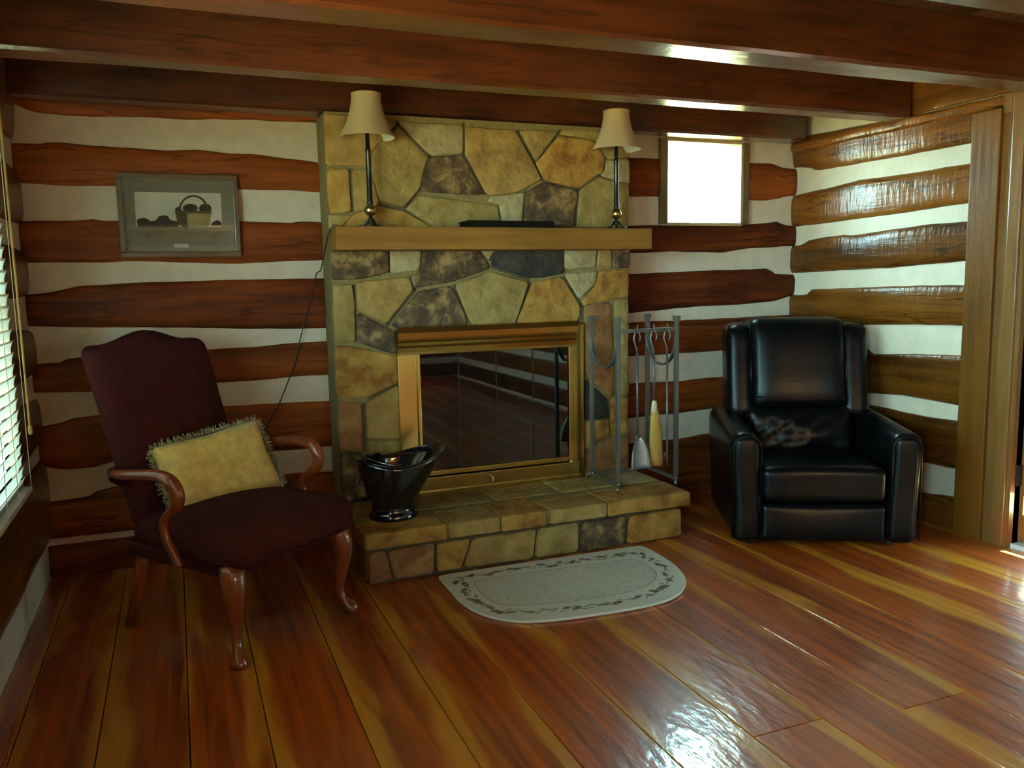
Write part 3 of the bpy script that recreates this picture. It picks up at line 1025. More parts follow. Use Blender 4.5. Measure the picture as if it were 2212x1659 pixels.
FACE = [
    ('t', [A_(0, 170), A_(330, 190), A_(900, 290), A_(870, 400), A_(625, 640), A_(600, 830), A_(20, 830)]),
    ('o', [A_(985, 335), A_(1385, 735), A_(1325, 850), A_(1258, 1150), A_(1050, 1390), A_(760, 1305), A_(665, 960), A_(660, 660), A_(925, 400)]),
    ('p', [A_(1040, 270), A_(1835, 310), A_(1845, 620), A_(1825, 675), A_(1425, 690), A_(1035, 300)]),
    ('d', [A_(1440, 745), A_(1835, 715), A_(2115, 1215), A_(1990, 1225), A_(1320, 1180), A_(1310, 1100), A_(1370, 880)]),
    ('t', [(1008, 275), (1114, 282), (1150, 350), (1168, 387), (1133, 405), (1109, 416), (1053, 417), (1009, 333), (1007, 280)]),
    ('o', [(1123, 282), (1206, 283), (1161, 343)]),
    ('y', [(1211, 294), (1285, 305), (1306, 345), (1302, 372), (1290, 376), (1250, 405), (1178, 387), (1162, 353)]),
    ('o', [(1216, 279), (1359, 288), (1359, 340), (1312, 341), (1290, 302), (1214, 291)]),
    ('p', [(1313, 347), (1359, 346), (1359, 395), (1302, 379), (1310, 370)]),
    ('o', [(1295, 384), (1328, 394), (1359, 401), (1358, 490), (1249, 490), (1256, 412)]),
    ('d', [(1178, 395), (1244, 412), (1247, 416), (1239, 490), (1135, 490), (1140, 414)]),
    ('p', [(1117, 420), (1131, 416), (1126, 490), (1090, 490), (1083, 443), (1060, 437), (1064, 425)]),
    ('o', [(910, 422), (1050, 441), (1074, 447), (1081, 490), (940, 490), (887, 456), (881, 452)]),
    ('y', [(817, 445), (870, 457), (926, 486), (926, 492), (742, 492), (767, 464)]),
    ('y', [(709, 365), (753, 367), (758, 455), (711, 459)]),
    ('t', [(763, 368), (795, 368), (804, 379), (818, 436), (811, 442), (767, 458)]),
    ('o', [(711, 465), (762, 465), (735, 490), (712, 490)]),
    ('d', [(721, 538), (837, 538), (837, 588), (787, 598), (721, 604)]),
    ('p', [(846, 538), (909, 538), (904, 584), (846, 589)]),
    ('d', [(920, 540), (1029, 538), (1052, 571), (1052, 581), (980, 605), (905, 620), (899, 622), (891, 594), (910, 588)]),
    ('p', [(1040, 536), (1070, 536), (1057, 558)]),
    ('k', [(1082, 540), (1216, 538), (1217, 590), (1168, 597), (1144, 598), (1067, 575), (1066, 567)]),
    ('p', [(1224, 537), (1289, 536), (1285, 577), (1223, 580)]),
    ('t', [(1296, 537), (1321, 537), (1321, 577), (1292, 576)]),
    ('d', [(1327, 537), (1359, 537), (1360, 577), (1327, 578)]),
    ('p', [(1223, 594), (1289, 587), (1285, 613), (1257, 640), (1251, 640)]),
    ('y', [(1299, 586), (1354, 583), (1358, 595), (1357, 640), (1265, 658), (1262, 650), (1291, 615)]),
    ('y', [(1155, 612), (1214, 600), (1252, 660), (1251, 681), (1242, 700), (1118, 700)]),
    ('o', [(1060, 588), (1141, 611), (1112, 700), (1021, 700), (986, 616)]),
    ('d', [(906, 632), (976, 619), (1011, 700), (846, 706)]),
    ('t', [(774, 610), (883, 600), (891, 628), (833, 699), (776, 667)]),
    ('o', [(719, 619), (759, 617), (765, 660), (767, 735), (723, 738)]),
    ('d', [(776, 678), (831, 707), (851, 718), (856, 765), (774, 737)]),
    ('y', [(727, 749), (760, 751), (800, 760), (862, 773), (862, 825), (797, 855), (727, 860)]),
    ('r', [(727, 869), (780, 874), (783, 973), (730, 973)]),
    ('t', [(795, 871), (862, 836), (868, 946), (795, 948)]),
    ('o', [(795, 956), (870, 955), (878, 1086), (797, 1091)]),
    ('d', [(731, 981), (785, 981), (789, 1092), (736, 1097)]),
    ('r', [(1264, 666), (1321, 654), (1327, 853), (1316, 855), (1266, 808)]),
    ('o', [(1329, 652), (1358, 646), (1358, 855), (1333, 852)]),
    ('k', [(1264, 820), (1311, 863), (1317, 902), (1264, 906)]),
    ('y', [(1322, 864), (1357, 862), (1357, 938), (1322, 940)]),
    ('y', [(1264, 912), (1315, 909), (1315, 938), (1264, 973)]),
    ('r', [(1264, 984), (1318, 951), (1357, 946), (1357, 1014), (1264, 1028)]),
]
for m, poly in FACE:
    pts = [((v := onY(x, y, YS)).x, v.z) for x, y in poly]
    pts = [(max(u, FX0 + 0.004), min(z, 2.085)) for u, z in pts]
    stone(pts, lambda u, v, d: Vector((u, YM - d, v)), STONES[m], chimney, YM - YS, FO)
# dark strips along the stone edges: shadow of deep joints put into colour
JOINTS = [[A_(960, 250), A_(985, 310), A_(905, 380)], [A_(985, 310), A_(1405, 730), A_(1280, 1150), A_(1080, 1410)], [A_(1850, 290), A_(1870, 560), A_(1850, 690), A_(2140, 1220)],
          [(1118, 281), (1153, 350), (1173, 389)], [(1210, 282), (1163, 348)], [(1172, 389), (1248, 409), (1293, 379), (1328, 390)], [(1308, 340), (1307, 375)], [(1249, 412), (1243, 486)],
          [(758, 366), (762, 456)], [(806, 380), (821, 436)], [(814, 441), (875, 455), (932, 487)], [(841, 541), (842, 588)], [(887, 598), (896, 626), (836, 702)],
          [(981, 616), (1017, 698)], [(1146, 611), (1115, 696)], [(1033, 541), (1058, 577)], [(1219, 596), (1258, 662), (1258, 690)], [(763, 616), (769, 737)], [(786, 872), (789, 974)], [(1075, 541), (1060, 562)],
          [(858, 828), (800, 861)], [(1063, 577), (1144, 605)]]
jm = MB()
for pl in JOINTS:
    pts = [onY(x, y, YM - 0.004) - FO for x, y in pl]
    for p, q in zip(pts, pts[1:]):
        d = (q - p).normalized()
        w = d.cross(Vector((0, 1, 0))) * 0.0055
        e = Vector((0, 0.004, 0))
        jm = MB()
        jm.add([p - w - d * .004, p + w - d * .004, q + w + d * .004, q - w + d * .004, p - w * 1.3 + e, p + w * 1.3 + e, q + w * 1.3 + e, q - w * 1.3 + e],
               [(0, 1, 2, 3), (0, 4, 5, 1), (2, 6, 7, 3), (1, 5, 6, 2), (0, 3, 7, 4)])
        jm.build('joint_shadow', M['joint'], chimney)

# hearth
HY = 3.41
hb = MB().box(FX0 + 0.02, FX1 - 0.006, HY + 0.02, YM, 0, 0.175)
hb.v = [q - FO for q in hb.v]
base = hb.build('hearth_base', M['joint'], fire)


def fr(x, y):
    v = onY(x, y, HY)
    return (v.x, v.z)


BASE = [
    ('r', [fr(800, 1200), fr(833, 1197), fr(847, 1250), fr(800, 1264)]),
    ('r', [fr(840, 1194), fr(938, 1178), fr(938, 1238), fr(854, 1251)]),
    ('y', [fr(948, 1177), fr(1017, 1167), fr(997, 1228), fr(948, 1236)]),
    ('t', [fr(1025, 1166), fr(1158, 1145), fr(1152, 1206), fr(1006, 1228)]),
    ('o', [fr(1167, 1144), fr(1250, 1131), fr(1250, 1193), fr(1160, 1206)]),
    ('d', [fr(1260, 1131), fr(1355, 1117), fr(1349, 1177), fr(1259, 1192)]),
    ('y', [fr(1364, 1116), fr(1472, 1100), fr(1473, 1160), fr(1358, 1176)]),
]
for m, pts in BASE:
    pts = [(u, min(0.168, max(0.006, z))) for u, z in pts]
    stone(pts, lambda u, v, d: Vector((u, HY + 0.02 - d, v)), STONES[m], base, 0.014, FO, grow=0.004)
for y0, y1, m in ((3.45, 3.66, 'r'), (3.68, 3.91, 't')):
    stone([(y0, 0.01), (y1, 0.01), (y1, 0.165), (y0, 0.165)], lambda u, v, d: Vector((FX0 + 0.02 - d, u, v)), STONES[m], base, 0.012, FO)
    stone([(y0, 0.01), (y1, 0.01), (y1, 0.165), (y0, 0.165)], lambda u, v, d: Vector((FX1 - 0.006 + d, u, v)), STONES[m], base, 0.012, FO)
hs = MB().box(0.685, 2.318, HY - 0.032, YM, 0.178, HT - 0.005)
hs.v = [q - FO for q in hs.v]
slab = hs.build('hearth_slab', M['mortar'], fire)


def slabstone(x0, x1, y0, y1, m, z0=0.172, sk=0.0):
    """thick hearth stone with a rough front edge"""
    sd = random.uniform(0, 99)

    def df(p, q):
        w = 0.006
        return p + Vector((w * N(p.x * 14, p.y * 14, sd) + sk * q.y, w * N(p.x * 16, p.z * 30, sd + 3), 0.003 * N(p.x * 9, p.y * 9, sd + 6)))
    v, f = rbox((x1 - x0, y1 - y0, HT - z0), 0.012, 5, df, ((x0 + x1) / 2, (y0 + y1) / 2, (HT + z0) / 2))
    return mesh('flagstone', [q - FO for q in v], f, STONES[m], slab, smooth=True)


SX = [0.672, 1.052, 1.308, 1.546, 1.852, 2.328]
for k, (a, b) in enumerate(zip(SX, SX[1:])):
    slabstone(a + 0.004, b - 0.005, HY - 0.045, HY + 0.20 + 0.03 * ((k * 7) % 3 - 1), 'ytyty'[k], 0.172 + 0.003 * (k % 2), 0.004 * (k % 3 - 1))
for a, b, m in ((0.672, 0.99, 'r'), (0.99, 1.38, 'o'), (1.38, 1.74, 't'), (1.74, 2.05, 'o'), (2.05, 2.328, 'p')):
    slabstone(a + 0.004, b - 0.004, HY + 0.20 + 0.035, YM - 0.002, m, 0.18)

# mantel shelf
MZ0, MZ1, MYF = 1.455, 1.561, 3.75
mantel = MB().box(-0.822, 0.822, -0.0, 0.165, 0, MZ1 - MZ0, 0.004).build('mantel_shelf', M['mantel'])
mantel.location = (1.512, MYF, MZ0)
tag(mantel, 'plain tan wooden mantel beam across the stone chimney', 'mantel')

# brass fire doors
BY = 3.888
fd = thing('fireplace_doors', 'polished brass fireplace surround with smoked glass doors', 'fireplace doors', (1.49, BY, HT))
DO = Vector((1.49, BY, HT))
BX0, BX1, BZ1 = 0.985, 2.002, 1.092


def dmk(b, name, m, par=None, smooth=False):
    b.v = [q - DO for q in b.v]
    return b.build(name, m, par or fd, smooth)


gx0, gx1 = 1.092, 1.905
gz0, gz1 = HT + 0.118, 0.955
dmk(MB().box(BX0, gx0 - 0.012, BY, YM + 0.005, HT - 0.01, BZ1 - 0.01, 0.005), 'side_flange', M['brass'])
dmk(MB().box(gx1 + 0.026, BX1, BY + 0.004, YM + 0.005, HT - 0.01, BZ1 - 0.02, 0.005), 'side_flange', M['brass'])
# stepped hood across the top
hood = MB()
prof = [(0.0, BZ1), (-0.030, BZ1 - 0.004), (-0.038, BZ1 - 0.030), (-0.032, BZ1 - 0.058), (-0.020, BZ1 - 0.066), (-0.024, BZ1 - 0.078), (-0.018, BZ1 - 0.092), (-0.022, BZ1 - 0.104), (-0.014, BZ1 - 0.126), (-0.016, BZ1 - 0.137), (0.0, BZ1 - 0.140)]
vs_, fs = [], []
for x in (BX0, 1.948):
    for dy, z in prof:
        vs_.append((x, BY + dy, z))
n = len(prof)
for i in range(n - 1):
    fs.append((i, i + 1, n + i + 1, n + i))
fs += [tuple(range(n)), tuple(range(2 * n - 1, n - 1, -1)), (0, n, 2 * n - 1, n - 1)]
hood.add(vs_, fs)
dmk(hood, 'hood', M['brass'])
dmk(MB().box(gx0 - 0.012, gx0 + 0.004, BY - 0.008, BY + 0.012, gz0 - 0.02, gz1, 0.003), 'door_stile', M['brass'])
dmk(MB().box(gx1, gx1 + 0.026, BY - 0.010, BY + 0.012, gz0 - 0.02, gz1, 0.003), 'door_stile', M['brass'])
dmk(MB().box(gx0, gx1, BY - 0.008, BY + 0.012, gz0 - 0.022, gz0 + 0.004, 0.003), 'bottom_rail', M['brass'])
dmk(MB().box(BX0 + 0.02, BX1 - 0.02, BY - 0.004, BY + 0.02, HT - 0.008, gz0 - 0.03, 0.004), 'vent_panel', M['brass'])
dmk(MB().box(BX0 + 0.02, BX1 - 0.02, BY - 0.016, BY + 0.01, HT - 0.008, HT + 0.022, 0.004), 'sill_rail', M['brass'])
dmk(MB().tube([(1.455, BY - 0.005, HT + 0.060), (1.455, BY - 0.026, HT + 0.062), (1.455, BY - 0.028, HT + 0.036)], 0.005, 8), 'damper_knob', M['chrome'])
npan = 4
for k in range(npan):
    x0 = gx0 + (gx1 - gx0) * k / npan
    x1 = gx0 + (gx1 - gx0) * (k + 1) / npan
    dmk(MB().box(x0 + 0.002, x1 - 0.002, BY + 0.002, BY + 0.006, gz0, gz1), 'glass_pane', M['smoke_glass'])
for k in (1, 2, 3):
    x0 = gx0 + (gx1 - gx0) * k / npan
    dmk(MB().box(x0 - 0.003, x0 + 0.003, BY, BY + 0.008, gz0, gz1), 'pane_edge', M['lamp_black'])
fb = MB()
fx0, fx1, fz0, fz1, fy1 = FIREHOLE[0] + 0.004, FIREHOLE[1] - 0.004, FIREHOLE[2] - 0.005, FIREHOLE[3] + 0.003, 4.34
v = [(fx0, YM, fz0), (fx1, YM, fz0), (fx1, YM, fz1), (fx0, YM, fz1), (fx0 + .12, fy1, fz0), (fx1 - .12, fy1, fz0), (fx1 - .12, fy1, fz1), (fx0 + .12, fy1, fz1)]
fb.add(v, [(0, 1, 5, 4), (3, 7, 6, 2), (0, 4, 7, 3), (1, 2, 6, 5), (4, 5, 6, 7)])
dmk(fb, 'firebox', M['firebox'])

# ================================================================== THINGS ON THE MANTEL
def lamp(x, y, h, label, cordpts, rz):
    t = thing('buffet_lamp', label, 'lamp', (x, y, MZ1), 0, 'matching lamps on the mantel')
    # splayed scroll feet
    for k in range(3):
        w = rz + k * 2 * math.pi / 3
        pts = []
        for r_, z_ in ((0.006, 0.042), (0.014, 0.036), (0.024, 0.022), (0.036, 0.010), (0.046, 0.007), (0.052, 0.010)):
            pts.append((r_ * math.cos(w), r_ * math.sin(w), z_))
        MB().tube(pts, [0.006, 0.006, 0.0055, 0.005, 0.0055, 0.006], 8).build('foot', M['lamp_black'], t, True)
    MB().lathe([(0.004, 0.018), (0.010, 0.022), (0.012, 0.034), (0.007, 0.044), (0.009, 0.052)], 16).build('base', M['lamp_black'], t, True)
    prof = [(0.008, 0.052)] + [(0.028 * math.sin(a), 0.080 - 0.028 * math.cos(a)) for a in [0.35 + i * 0.27 for i in range(10)]] + [(0.010, 0.108)]
    MB().lathe(prof, 20).build('ball', M['lamp_brass'], t, True)
    MB().lathe([(0.010, 0.104), (0.016, 0.110), (0.0135, 0.118), (0.0125, 0.22), (0.0115, 0.34), (0.014, 0.345), (0.014, 0.353), (0.0105, 0.358), (0.0100, h - 0.10)], 16).build('pole', M['lamp_black'], t, True)
    zb, zt = h - 0.195, h
    pr = []
    for i in range(9):
        s = i / 8
        pr.append((0.128 - 0.062 * (1 - (1 - s) ** 1.9), zb + (zt - zb) * s))
    seg = 48
    def shell(off):
        out = []
        for r_, z_ in pr:
            for k in range(seg):
                w = 2 * math.pi * k / seg
                fl = 1 + 0.018 * math.cos(w * 8) * (1 - (z_ - zb) / (zt - zb))
                out.append((r_ * fl * math.cos(w) + off * math.cos(w), r_ * fl * math.sin(w) + off * math.sin(w), z_))
        return out
    fcs = [(i * seg + k, i * seg + (k + 1) % seg, (i + 1) * seg + (k + 1) % seg, (i + 1) * seg + k) for i in range(8) for k in range(seg)]
    sh = mesh('shade', shell(0), fcs, M['shade'], t, True)
    mesh('lining', shell(-0.0022), fcs, M['shade_in'], sh, True)
    MB().tube([(0.1265 * math.cos(a), 0.1265 * math.sin(a), zb + 0.002) for a in [2 * math.pi * i / 40 for i in range(41)]], 0.0028, 6, False).build('bottom_trim', M['shade'], sh, True)
    MB().tube([(0.066 * math.cos(a), 0.066 * math.sin(a), zt - 0.001) for a in [2 * math.pi * i / 30 for i in range(31)]], 0.0025, 6, False).build('top_trim', M['shade'], sh, True)
    MB().lathe([(0.011, h - 0.10), (0.014, h - 0.095), (0.014, h - 0.055), (0.008, h - 0.05)], 14).build('socket', M['lamp_brass'], t, True)
    MB().lathe([(0.009, h - 0.05), (0.016, h - 0.035), (0.020, h - 0.015), (0.014, h + 0.0), (0.004, h + 0.006)], 14).build('bulb', M['shade_in'], t, True)
    MB().box(-0.064, 0.064, -0.0015, 0.0015, h - 0.012, h - 0.009).box(-0.0015, 0.0015, -0.064, 0.064, h - 0.012, h - 0.009).build('spider', M['lamp_brass'], t)
    MB().tube([Vector(p) - Vector((x, y, MZ1)) for p in cordpts], 0.0032, 6).build('cord', M['cord'], t, True)
    return t


LY = 3.835
lxl = onY(803, 485, LY).x - 0.004
lxr = onY(1333, 485, LY).x - 0.004
wp = lambda x, y: onY(x, y, YB - 0.034)
cl = [Vector((lxl, LY + 0.01, MZ1 + 0.022)), Vector((lxl - 0.05, LY + 0.03, MZ1 + 0.006)), Vector((lxl - 0.12, LY + 0.035, MZ1 + 0.005)), Vector((0.700, 3.865, MZ1 + 0.012)), Vector((0.680, 3.885, 1.54)),
      Vector((0.668, 3.93, 1.46)), Vector((0.662, 4.04, 1.37)), wp(684, 590), wp(676, 625), wp(664, 670), wp(648, 735), wp(640, 778), wp(620, 830), wp(600, 880), wp(575, 925), wp(560, 960)]
lamp(lxl, LY, onY(793, 203, LY).z - MZ1, 'slim black lamp at the mantel end nearer the framed picture', cl, 0.5)
cr = [Vector((lxr, LY + 0.01, MZ1 + 0.022)), Vector((lxr + 0.05, LY + 0.04, MZ1 + 0.005)), Vector((2.26, 3.895, MZ1 + 0.004)), Vector((2.306, 3.90, 1.50)), Vector((2.304, 3.93, 1.44)), Vector((2.312, 3.95, 1.38)), Vector((2.304, 3.97, 1.325)), Vector((2.302, 4.0, 1.31))]
lr = lamp(lxr, LY, onY(1330, 240, LY).z - MZ1, 'slim black lamp at the mantel end nearer the small window', cr, 1.1)
MB().box(-0.012, 0.012, -0.02, 0.02, -0.02, 0.02, 0.004).build('plug', M['white_plastic'], lr).location = Vector((2.303, 3.99, 1.318)) - Vector((lxr, LY, MZ1))

bkx0, bkx1 = onY(1006, 480, 3.80).x, onY(1190, 480, 3.80).x
bk = thing('black_album', 'flat black album lying on the middle of the mantel', 'album', ((bkx0 + bkx1) / 2, 3.835, MZ1))
hw = (bkx1 - bkx0) / 2
MB().box(-hw, hw, -0.075, 0.075, 0.0, 0.004, 0.001).build('cover', M['black_book'], bk)
MB().box(-hw, hw, -0.075, 0.075, 0.029, 0.033, 0.001).build('cover', M['black_book'], bk)
MB().box(-hw + 0.004, hw - 0.004, -0.073, 0.070, 0.004, 0.029).build('pages', M['black_book'], bk)
MB().box(-hw, hw, -0.077, -0.073, 0.0, 0.033, 0.001).build('spine', M['black_book'], bk)

# ================================================================== PICTURE
PY = YB - 0.030
pc = [onY(*p, PY - 0.02) for p in ((250.6, 376), (512.7, 375), (521, 554), (260, 557))]
px0, px1 = (pc[0].x + pc[3].x) / 2, (pc[1].x + pc[2].x) / 2
pz0, pz1 = (pc[2].z + pc[3].z) / 2, (pc[0].z + pc[1].z) / 2
PWd, PHt = px1 - px0, pz1 - pz0
pic = thing('framed_picture', 'framed print of a fruit basket hanging on the log wall', 'picture', ((px0 + px1) / 2, PY, pz0))
hw = PWd / 2
fw = 0.024
fm_ = MB()
for x0, x1, z0, z1 in ((-hw, hw, 0, fw), (-hw, hw, PHt - fw, PHt), (-hw, -hw + fw, fw, PHt - fw), (hw - fw, hw, fw, PHt - fw)):
    fm_.box(x0, x1, -0.024, 0.004, z0, z1, 0.004)
fm_.build('frame', M['frame_wood'], pic)
fe = MB()
i0 = fw - 0.001
for x0, x1, z0, z1 in ((-hw + i0, hw - i0, i0, i0 + .006), (-hw + i0, hw - i0, PHt - i0 - .006, PHt - i0), (-hw + i0, -hw + i0 + .006, i0, PHt - i0), (hw - i0 - .006, hw - i0, i0, PHt - i0)):
    fe.box(x0, x1, -0.016, 0.0, z0, z1, 0.001)
fe.build('inner_moulding', M['frame_edge'], pic)
MB().box(-hw + 0.01, hw - 0.01, -0.006, 0.002, 0.01, PHt - 0.01).build('mat_board', M['mat_board'], pic)


def pp(X, Y):
    v_ = onY(240 + X / 7.373, 360 + Y / 7.373, PY - 0.007)
    return (v_.x - (px0 + px1) / 2, v_.z - pz0)


def ellipse(cx_, cy_, rx, ry, n=20, a0=0, a1=2 * math.pi):
    return [(cx_ + rx * math.cos(a0 + (a1 - a0) * i / n), cy_ + ry * math.sin(a0 + (a1 - a0) * i / n)) for i in range(n if a1 - a0 > 6 else n + 1)]


PR = []


def flat(poly, k):
    PR.append(([pp(*q) for q in poly], k))


flat([(370, 400), (1745, 425), (1775, 1120), (410, 1130)], 0)
flat([(400, 960), (1768, 960), (1775, 1130), (410, 1140)], 1)
flat([(410, 840), (480, 820), (540, 815), (640, 870), (720, 850), (760, 790), (850, 770), (910, 790), (940, 850), (1060, 870), (1080, 960), (420, 960)], 4)
flat([(1580, 940), (1620, 880), (1690, 850), (1750, 880), (1765, 940)], 4)
flat(ellipse(1260, 660, 120, 70), 4)
flat(ellipse(1500, 665, 100, 75), 4)
flat(ellipse(1070, 700, 55, 60), 4)
flat([(1020, 720), (1600, 720), (1570, 930), (1480, 980), (1180, 975), (1060, 920)], 2)
flat([(1020, 720), (1210, 722), (1215, 970), (1180, 975), (1060, 920)], 3)
arc = ellipse(1310, 690, 235, 240, 22, math.pi, 2 * math.pi)
arc2 = ellipse(1310, 690, 200, 205, 22, math.pi, 2 * math.pi)
for i in range(len(arc) - 1):
    flat([arc[i], arc[i + 1], arc2[i + 1], arc2[i]], 3)
flat([(1020, 700), (1600, 705), (1598, 745), (1022, 745)], 3)
vs_, fs, fk = [], [], []
for i, (poly, k) in enumerate(PR):
    n0 = len(vs_)
    vs_ += [(x, -0.0066 - 0.00006 * i, z) for x, z in poly]
    fs.append(tuple(range(n0, len(vs_))))
    fk.append(k)
mesh('print', vs_, fs, None, pic, mats=[M['print_bg'], M['print_table'], M['print_basket'], M['print_basket_d'], M['print_fruit']], fm=fk)
q0, q1 = pp(1003, 1290), pp(1235, 1230)
MB().box(q0[0], q1[0], -0.0082, -0.0066, q0[1], q1[1]).build('caption_card', M['label_white'], pic)
MB().box(-hw + fw, hw - fw, -0.0125, -0.0110, fw, PHt - fw).build('glass', M['pic_glass'], pic)

# ================================================================== HEARTH THINGS
# coal scuttle
hx, hy = 0.868, 3.60
hod = thing('coal_scuttle', 'glossy black coal scuttle with a wide spout on the hearth', 'coal scuttle', (hx, hy, HT), math.radians(6))
seg = 40
rows = [(0.000, 0.104, 0, 0), (0.012, 0.106, 0, 0), (0.028, 0.098, 0, 0), (0.045, 0.090, 0, 0), (0.075, 0.098, 0.004, 0.1), (0.12, 0.114, 0.016, 0.2), (0.165, 0.130, 0.034, 0.3), (0.21, 0.142, 0.055, 0.45), (0.245, 0.148, 0.078, 0.7), (0.268, 0.150, 0.096, 1.0)]


def hodring(z, r_, sp, lift, inset=0.0):
    out = []
    r_ *= 1.07
    for k in range(seg):
        w = 2 * math.pi * k / seg
        c_ = math.cos(w)
        fwd = max(0, c_) ** 3
        rr = r_ + sp * fwd - inset
        zz = z + lift * (0.030 * fwd + 0.016 * max(0, -c_) ** 2 - 0.012 * abs(math.sin(w)) ** 3)
        out.append((rr * c_, rr * math.sin(w) * (0.92), zz))
    return out


vs_, fs = [], []
for z, r_, sp, lf in rows:
    vs_ += hodring(z, r_, sp, lf)
for z, r_, sp, lf in reversed(rows[2:]):
    vs_ += hodring(z - 0.001, r_, sp, lf, 0.004)
nr = len(rows) + len(rows) - 2
for i in range(nr - 1):
    for k in range(seg):
        fs.append((i * seg + k, i * seg + (k + 1) % seg, (i + 1) * seg + (k + 1) % seg, (i + 1) * seg + k))
fs.append(tuple(range(seg - 1, -1, -1)))
fs.append(tuple((nr - 1) * seg + k for k in range(seg)))
mesh('bucket', vs_, fs, M['black_enamel'], hod, True)
MB().tube([Vector(p) for p in hodring(0.268, 0.150, 0.096, 1.0)] + [Vector(hodring(0.268, 0.150, 0.096, 1.0)[0])], 0.0042, 8, False).build('rolled_rim', M['black_enamel'], hod, True)
bail = []
for i in range(17):
    a = math.pi * i / 16
    bail.append((-0.02 - 0.10 * math.sin(a), 0.138 * math.cos(a), 0.262 + 0.022 * math.sin(a)))
MB().tube(bail, 0.0032, 8).build('bail_handle', M['chrome'], hod, True)
for s in (-1, 1):
    MB().box(-0.035, -0.005, s * 0.138 - 0.004, s * 0.138 + 0.004, 0.235, 0.272, 0.002).build('handle_ear', M['black_enamel'], hod)
MB().tube([(-0.125, 0, 0.20), (-0.165, 0, 0.19), (-0.185, 0, 0.15), (-0.165, 0, 0.10), (-0.112, 0, 0.10)], 0.006, 8).build('rear_grip', M['black_enamel'], hod, True)

# tool rack
rx0, rx1, ry0, ry1 = 2.006, 2.345, 3.535, 3.812
rk = thing('fire_tool_rack', 'grey steel fireplace tool rack with four square posts', 'tool rack', ((rx0 + rx1) / 2, (ry0 + ry1) / 2, HT))
ro = Vector(((rx0 + rx1) / 2, (ry0 + ry1) / 2, HT))
ptop = 1.092 - HT
for x in (rx0, rx1):
    for y in (ry0, ry1):
        MB().box(x - ro.x - 0.010, x - ro.x + 0.010, y - ro.y - 0.010, y - ro.y + 0.010, 0.02, ptop, 0.002).build('post', M['iron'], rk)
        MB().box(x - ro.x - 0.0155, x - ro.x + 0.0155, y - ro.y - 0.0155, y - ro.y + 0.0155, ptop - 0.002, ptop + 0.024, 0.005).build('finial', M['iron'], rk)
        sy = -1 if y == ry0 else 1
        MB().tube([(x - ro.x, y - ro.y, 0.03), (x - ro.x - 0.012, y - ro.y + sy * 0.018, 0.028), (x - ro.x - 0.022, y - ro.y + sy * 0.034, 0.006)], 0.009, 8).build('foot', M['iron'], rk, True)
        MB().lathe([(0.001, -0.009), (0.006, -0.007), (0.009, 0), (0.006, 0.007), (0.001, 0.009)], 12, (x - ro.x - 0.004, y - ro.y - 0.013, 0.035)).build('bolt', M['chrome'], rk, True)
    # bottom bar and U cradle on either side
    MB().box(x - ro.x - 0.008, x - ro.x + 0.008, ry0 - ro.y, ry1 - ro.y, 0.022, 0.038, 0.002).build('side_bar', M['iron'], rk)
    u = []
    rr = (ry1 - ry0) / 2
    for i in range(21):
        a = math.pi * i / 20
        u.append((x - ro.x, rr * math.cos(a), 0.775 - 0.165 * math.sin(a)))
    MB().tube(u, 0.009, 8, True, (1.5, 0.5)).build('cradle_strap', M['iron'], rk, True)
for y in (ry0,):
    MB().box(rx0 - ro.x, rx1 - ro.x, y - ro.y - 0.008, y - ro.y + 0.008, 1.036 - HT, 1.056 - HT, 0.002).build('hanging_bar', M['iron'], rk)
MB().box(rx0 - ro.x, rx1 - ro.x, ry1 - ro.y - 0.006, ry1 - ro.y + 0.006, 0.022, 0.038, 0.002).build('back_bar', M['iron'], rk)
for hxk in (0.095, 0.190, 0.268):
    MB().tube([(rx0 + hxk - ro.x, ry0 - ro.y - 0.006, 0.80), (rx0 + hxk - ro.x, ry0 - ro.y - 0.022, 0.80), (rx0 + hxk - ro.x, ry0 - ro.y - 0.026, 0.815), (rx0 + hxk - ro.x, ry0 - ro.y - 0.026, 0.835)], 0.0038, 8).build('hook', M['iron'], rk, True)


def tool(name, label, cat, hxk):
    """hanging rod with a loop handle; local origin at the hook"""
    t = thing(name, label, cat, (rx0 + hxk, ry0 - 0.024, 1.048))
    loop = [(0, 0, 0.0), (-0.012, 0, -0.012), (-0.020, 0, -0.040), (-0.012, 0, -0.066), (-0.003, 0, -0.095), (0.0, 0, -0.115)]
    loop2 = [(0, 0, 0.0), (0.012, 0, -0.012), (0.018, 0, -0.035), (0.012, 0, -0.055)]
    MB().tube(loop, 0.0045, 8).tube(loop2, 0.0045, 8).build('handle', M['iron'], t, True)
    return t


sv = tool('hearth_shovel', 'small steel hearth shovel hanging in the tool rack', 'shovel', 0.095)
MB().tube([(0, 0, -0.11), (0.002, 0, -0.53)], 0.0058, 8).build('shaft', M['iron'], sv, True)
pan_v, pan_f = [], []
for i in range(9):
    s = i / 8
    hw_ = 0.050 * math.sqrt(max(0.04, 1 - (1 - s) ** 2.2)) + 0.006 * s
    for j in range(7):
        t_ = j / 6 * 2 - 1
        for q in (0,):
            pan_v.append((0.004 + hw_ * t_, 0.004 - 0.018 * abs(t_) ** 3 - 0.02 * s, -0.535 - 0.155 * s))
for i in range(8):
    for j in range(6):
        pan_f.append((i * 7 + j, i * 7 + j + 1, (i + 1) * 7 + j + 1, (i + 1) * 7 + j))
pan = mesh('pan', pan_v, pan_f, M['shovel'], sv, True)
md = pan.modifiers.new('thick', 'SOLIDIFY')
md.thickness = 0.002
MB().tube([(-0.012, 0, -0.533), (0.016, 0, -0.533)], 0.008, 8).build('collar', M['iron'], sv, True)
br = tool('hearth_broom', 'yellow straw hearth broom hanging in the tool rack', 'broom', 0.190)
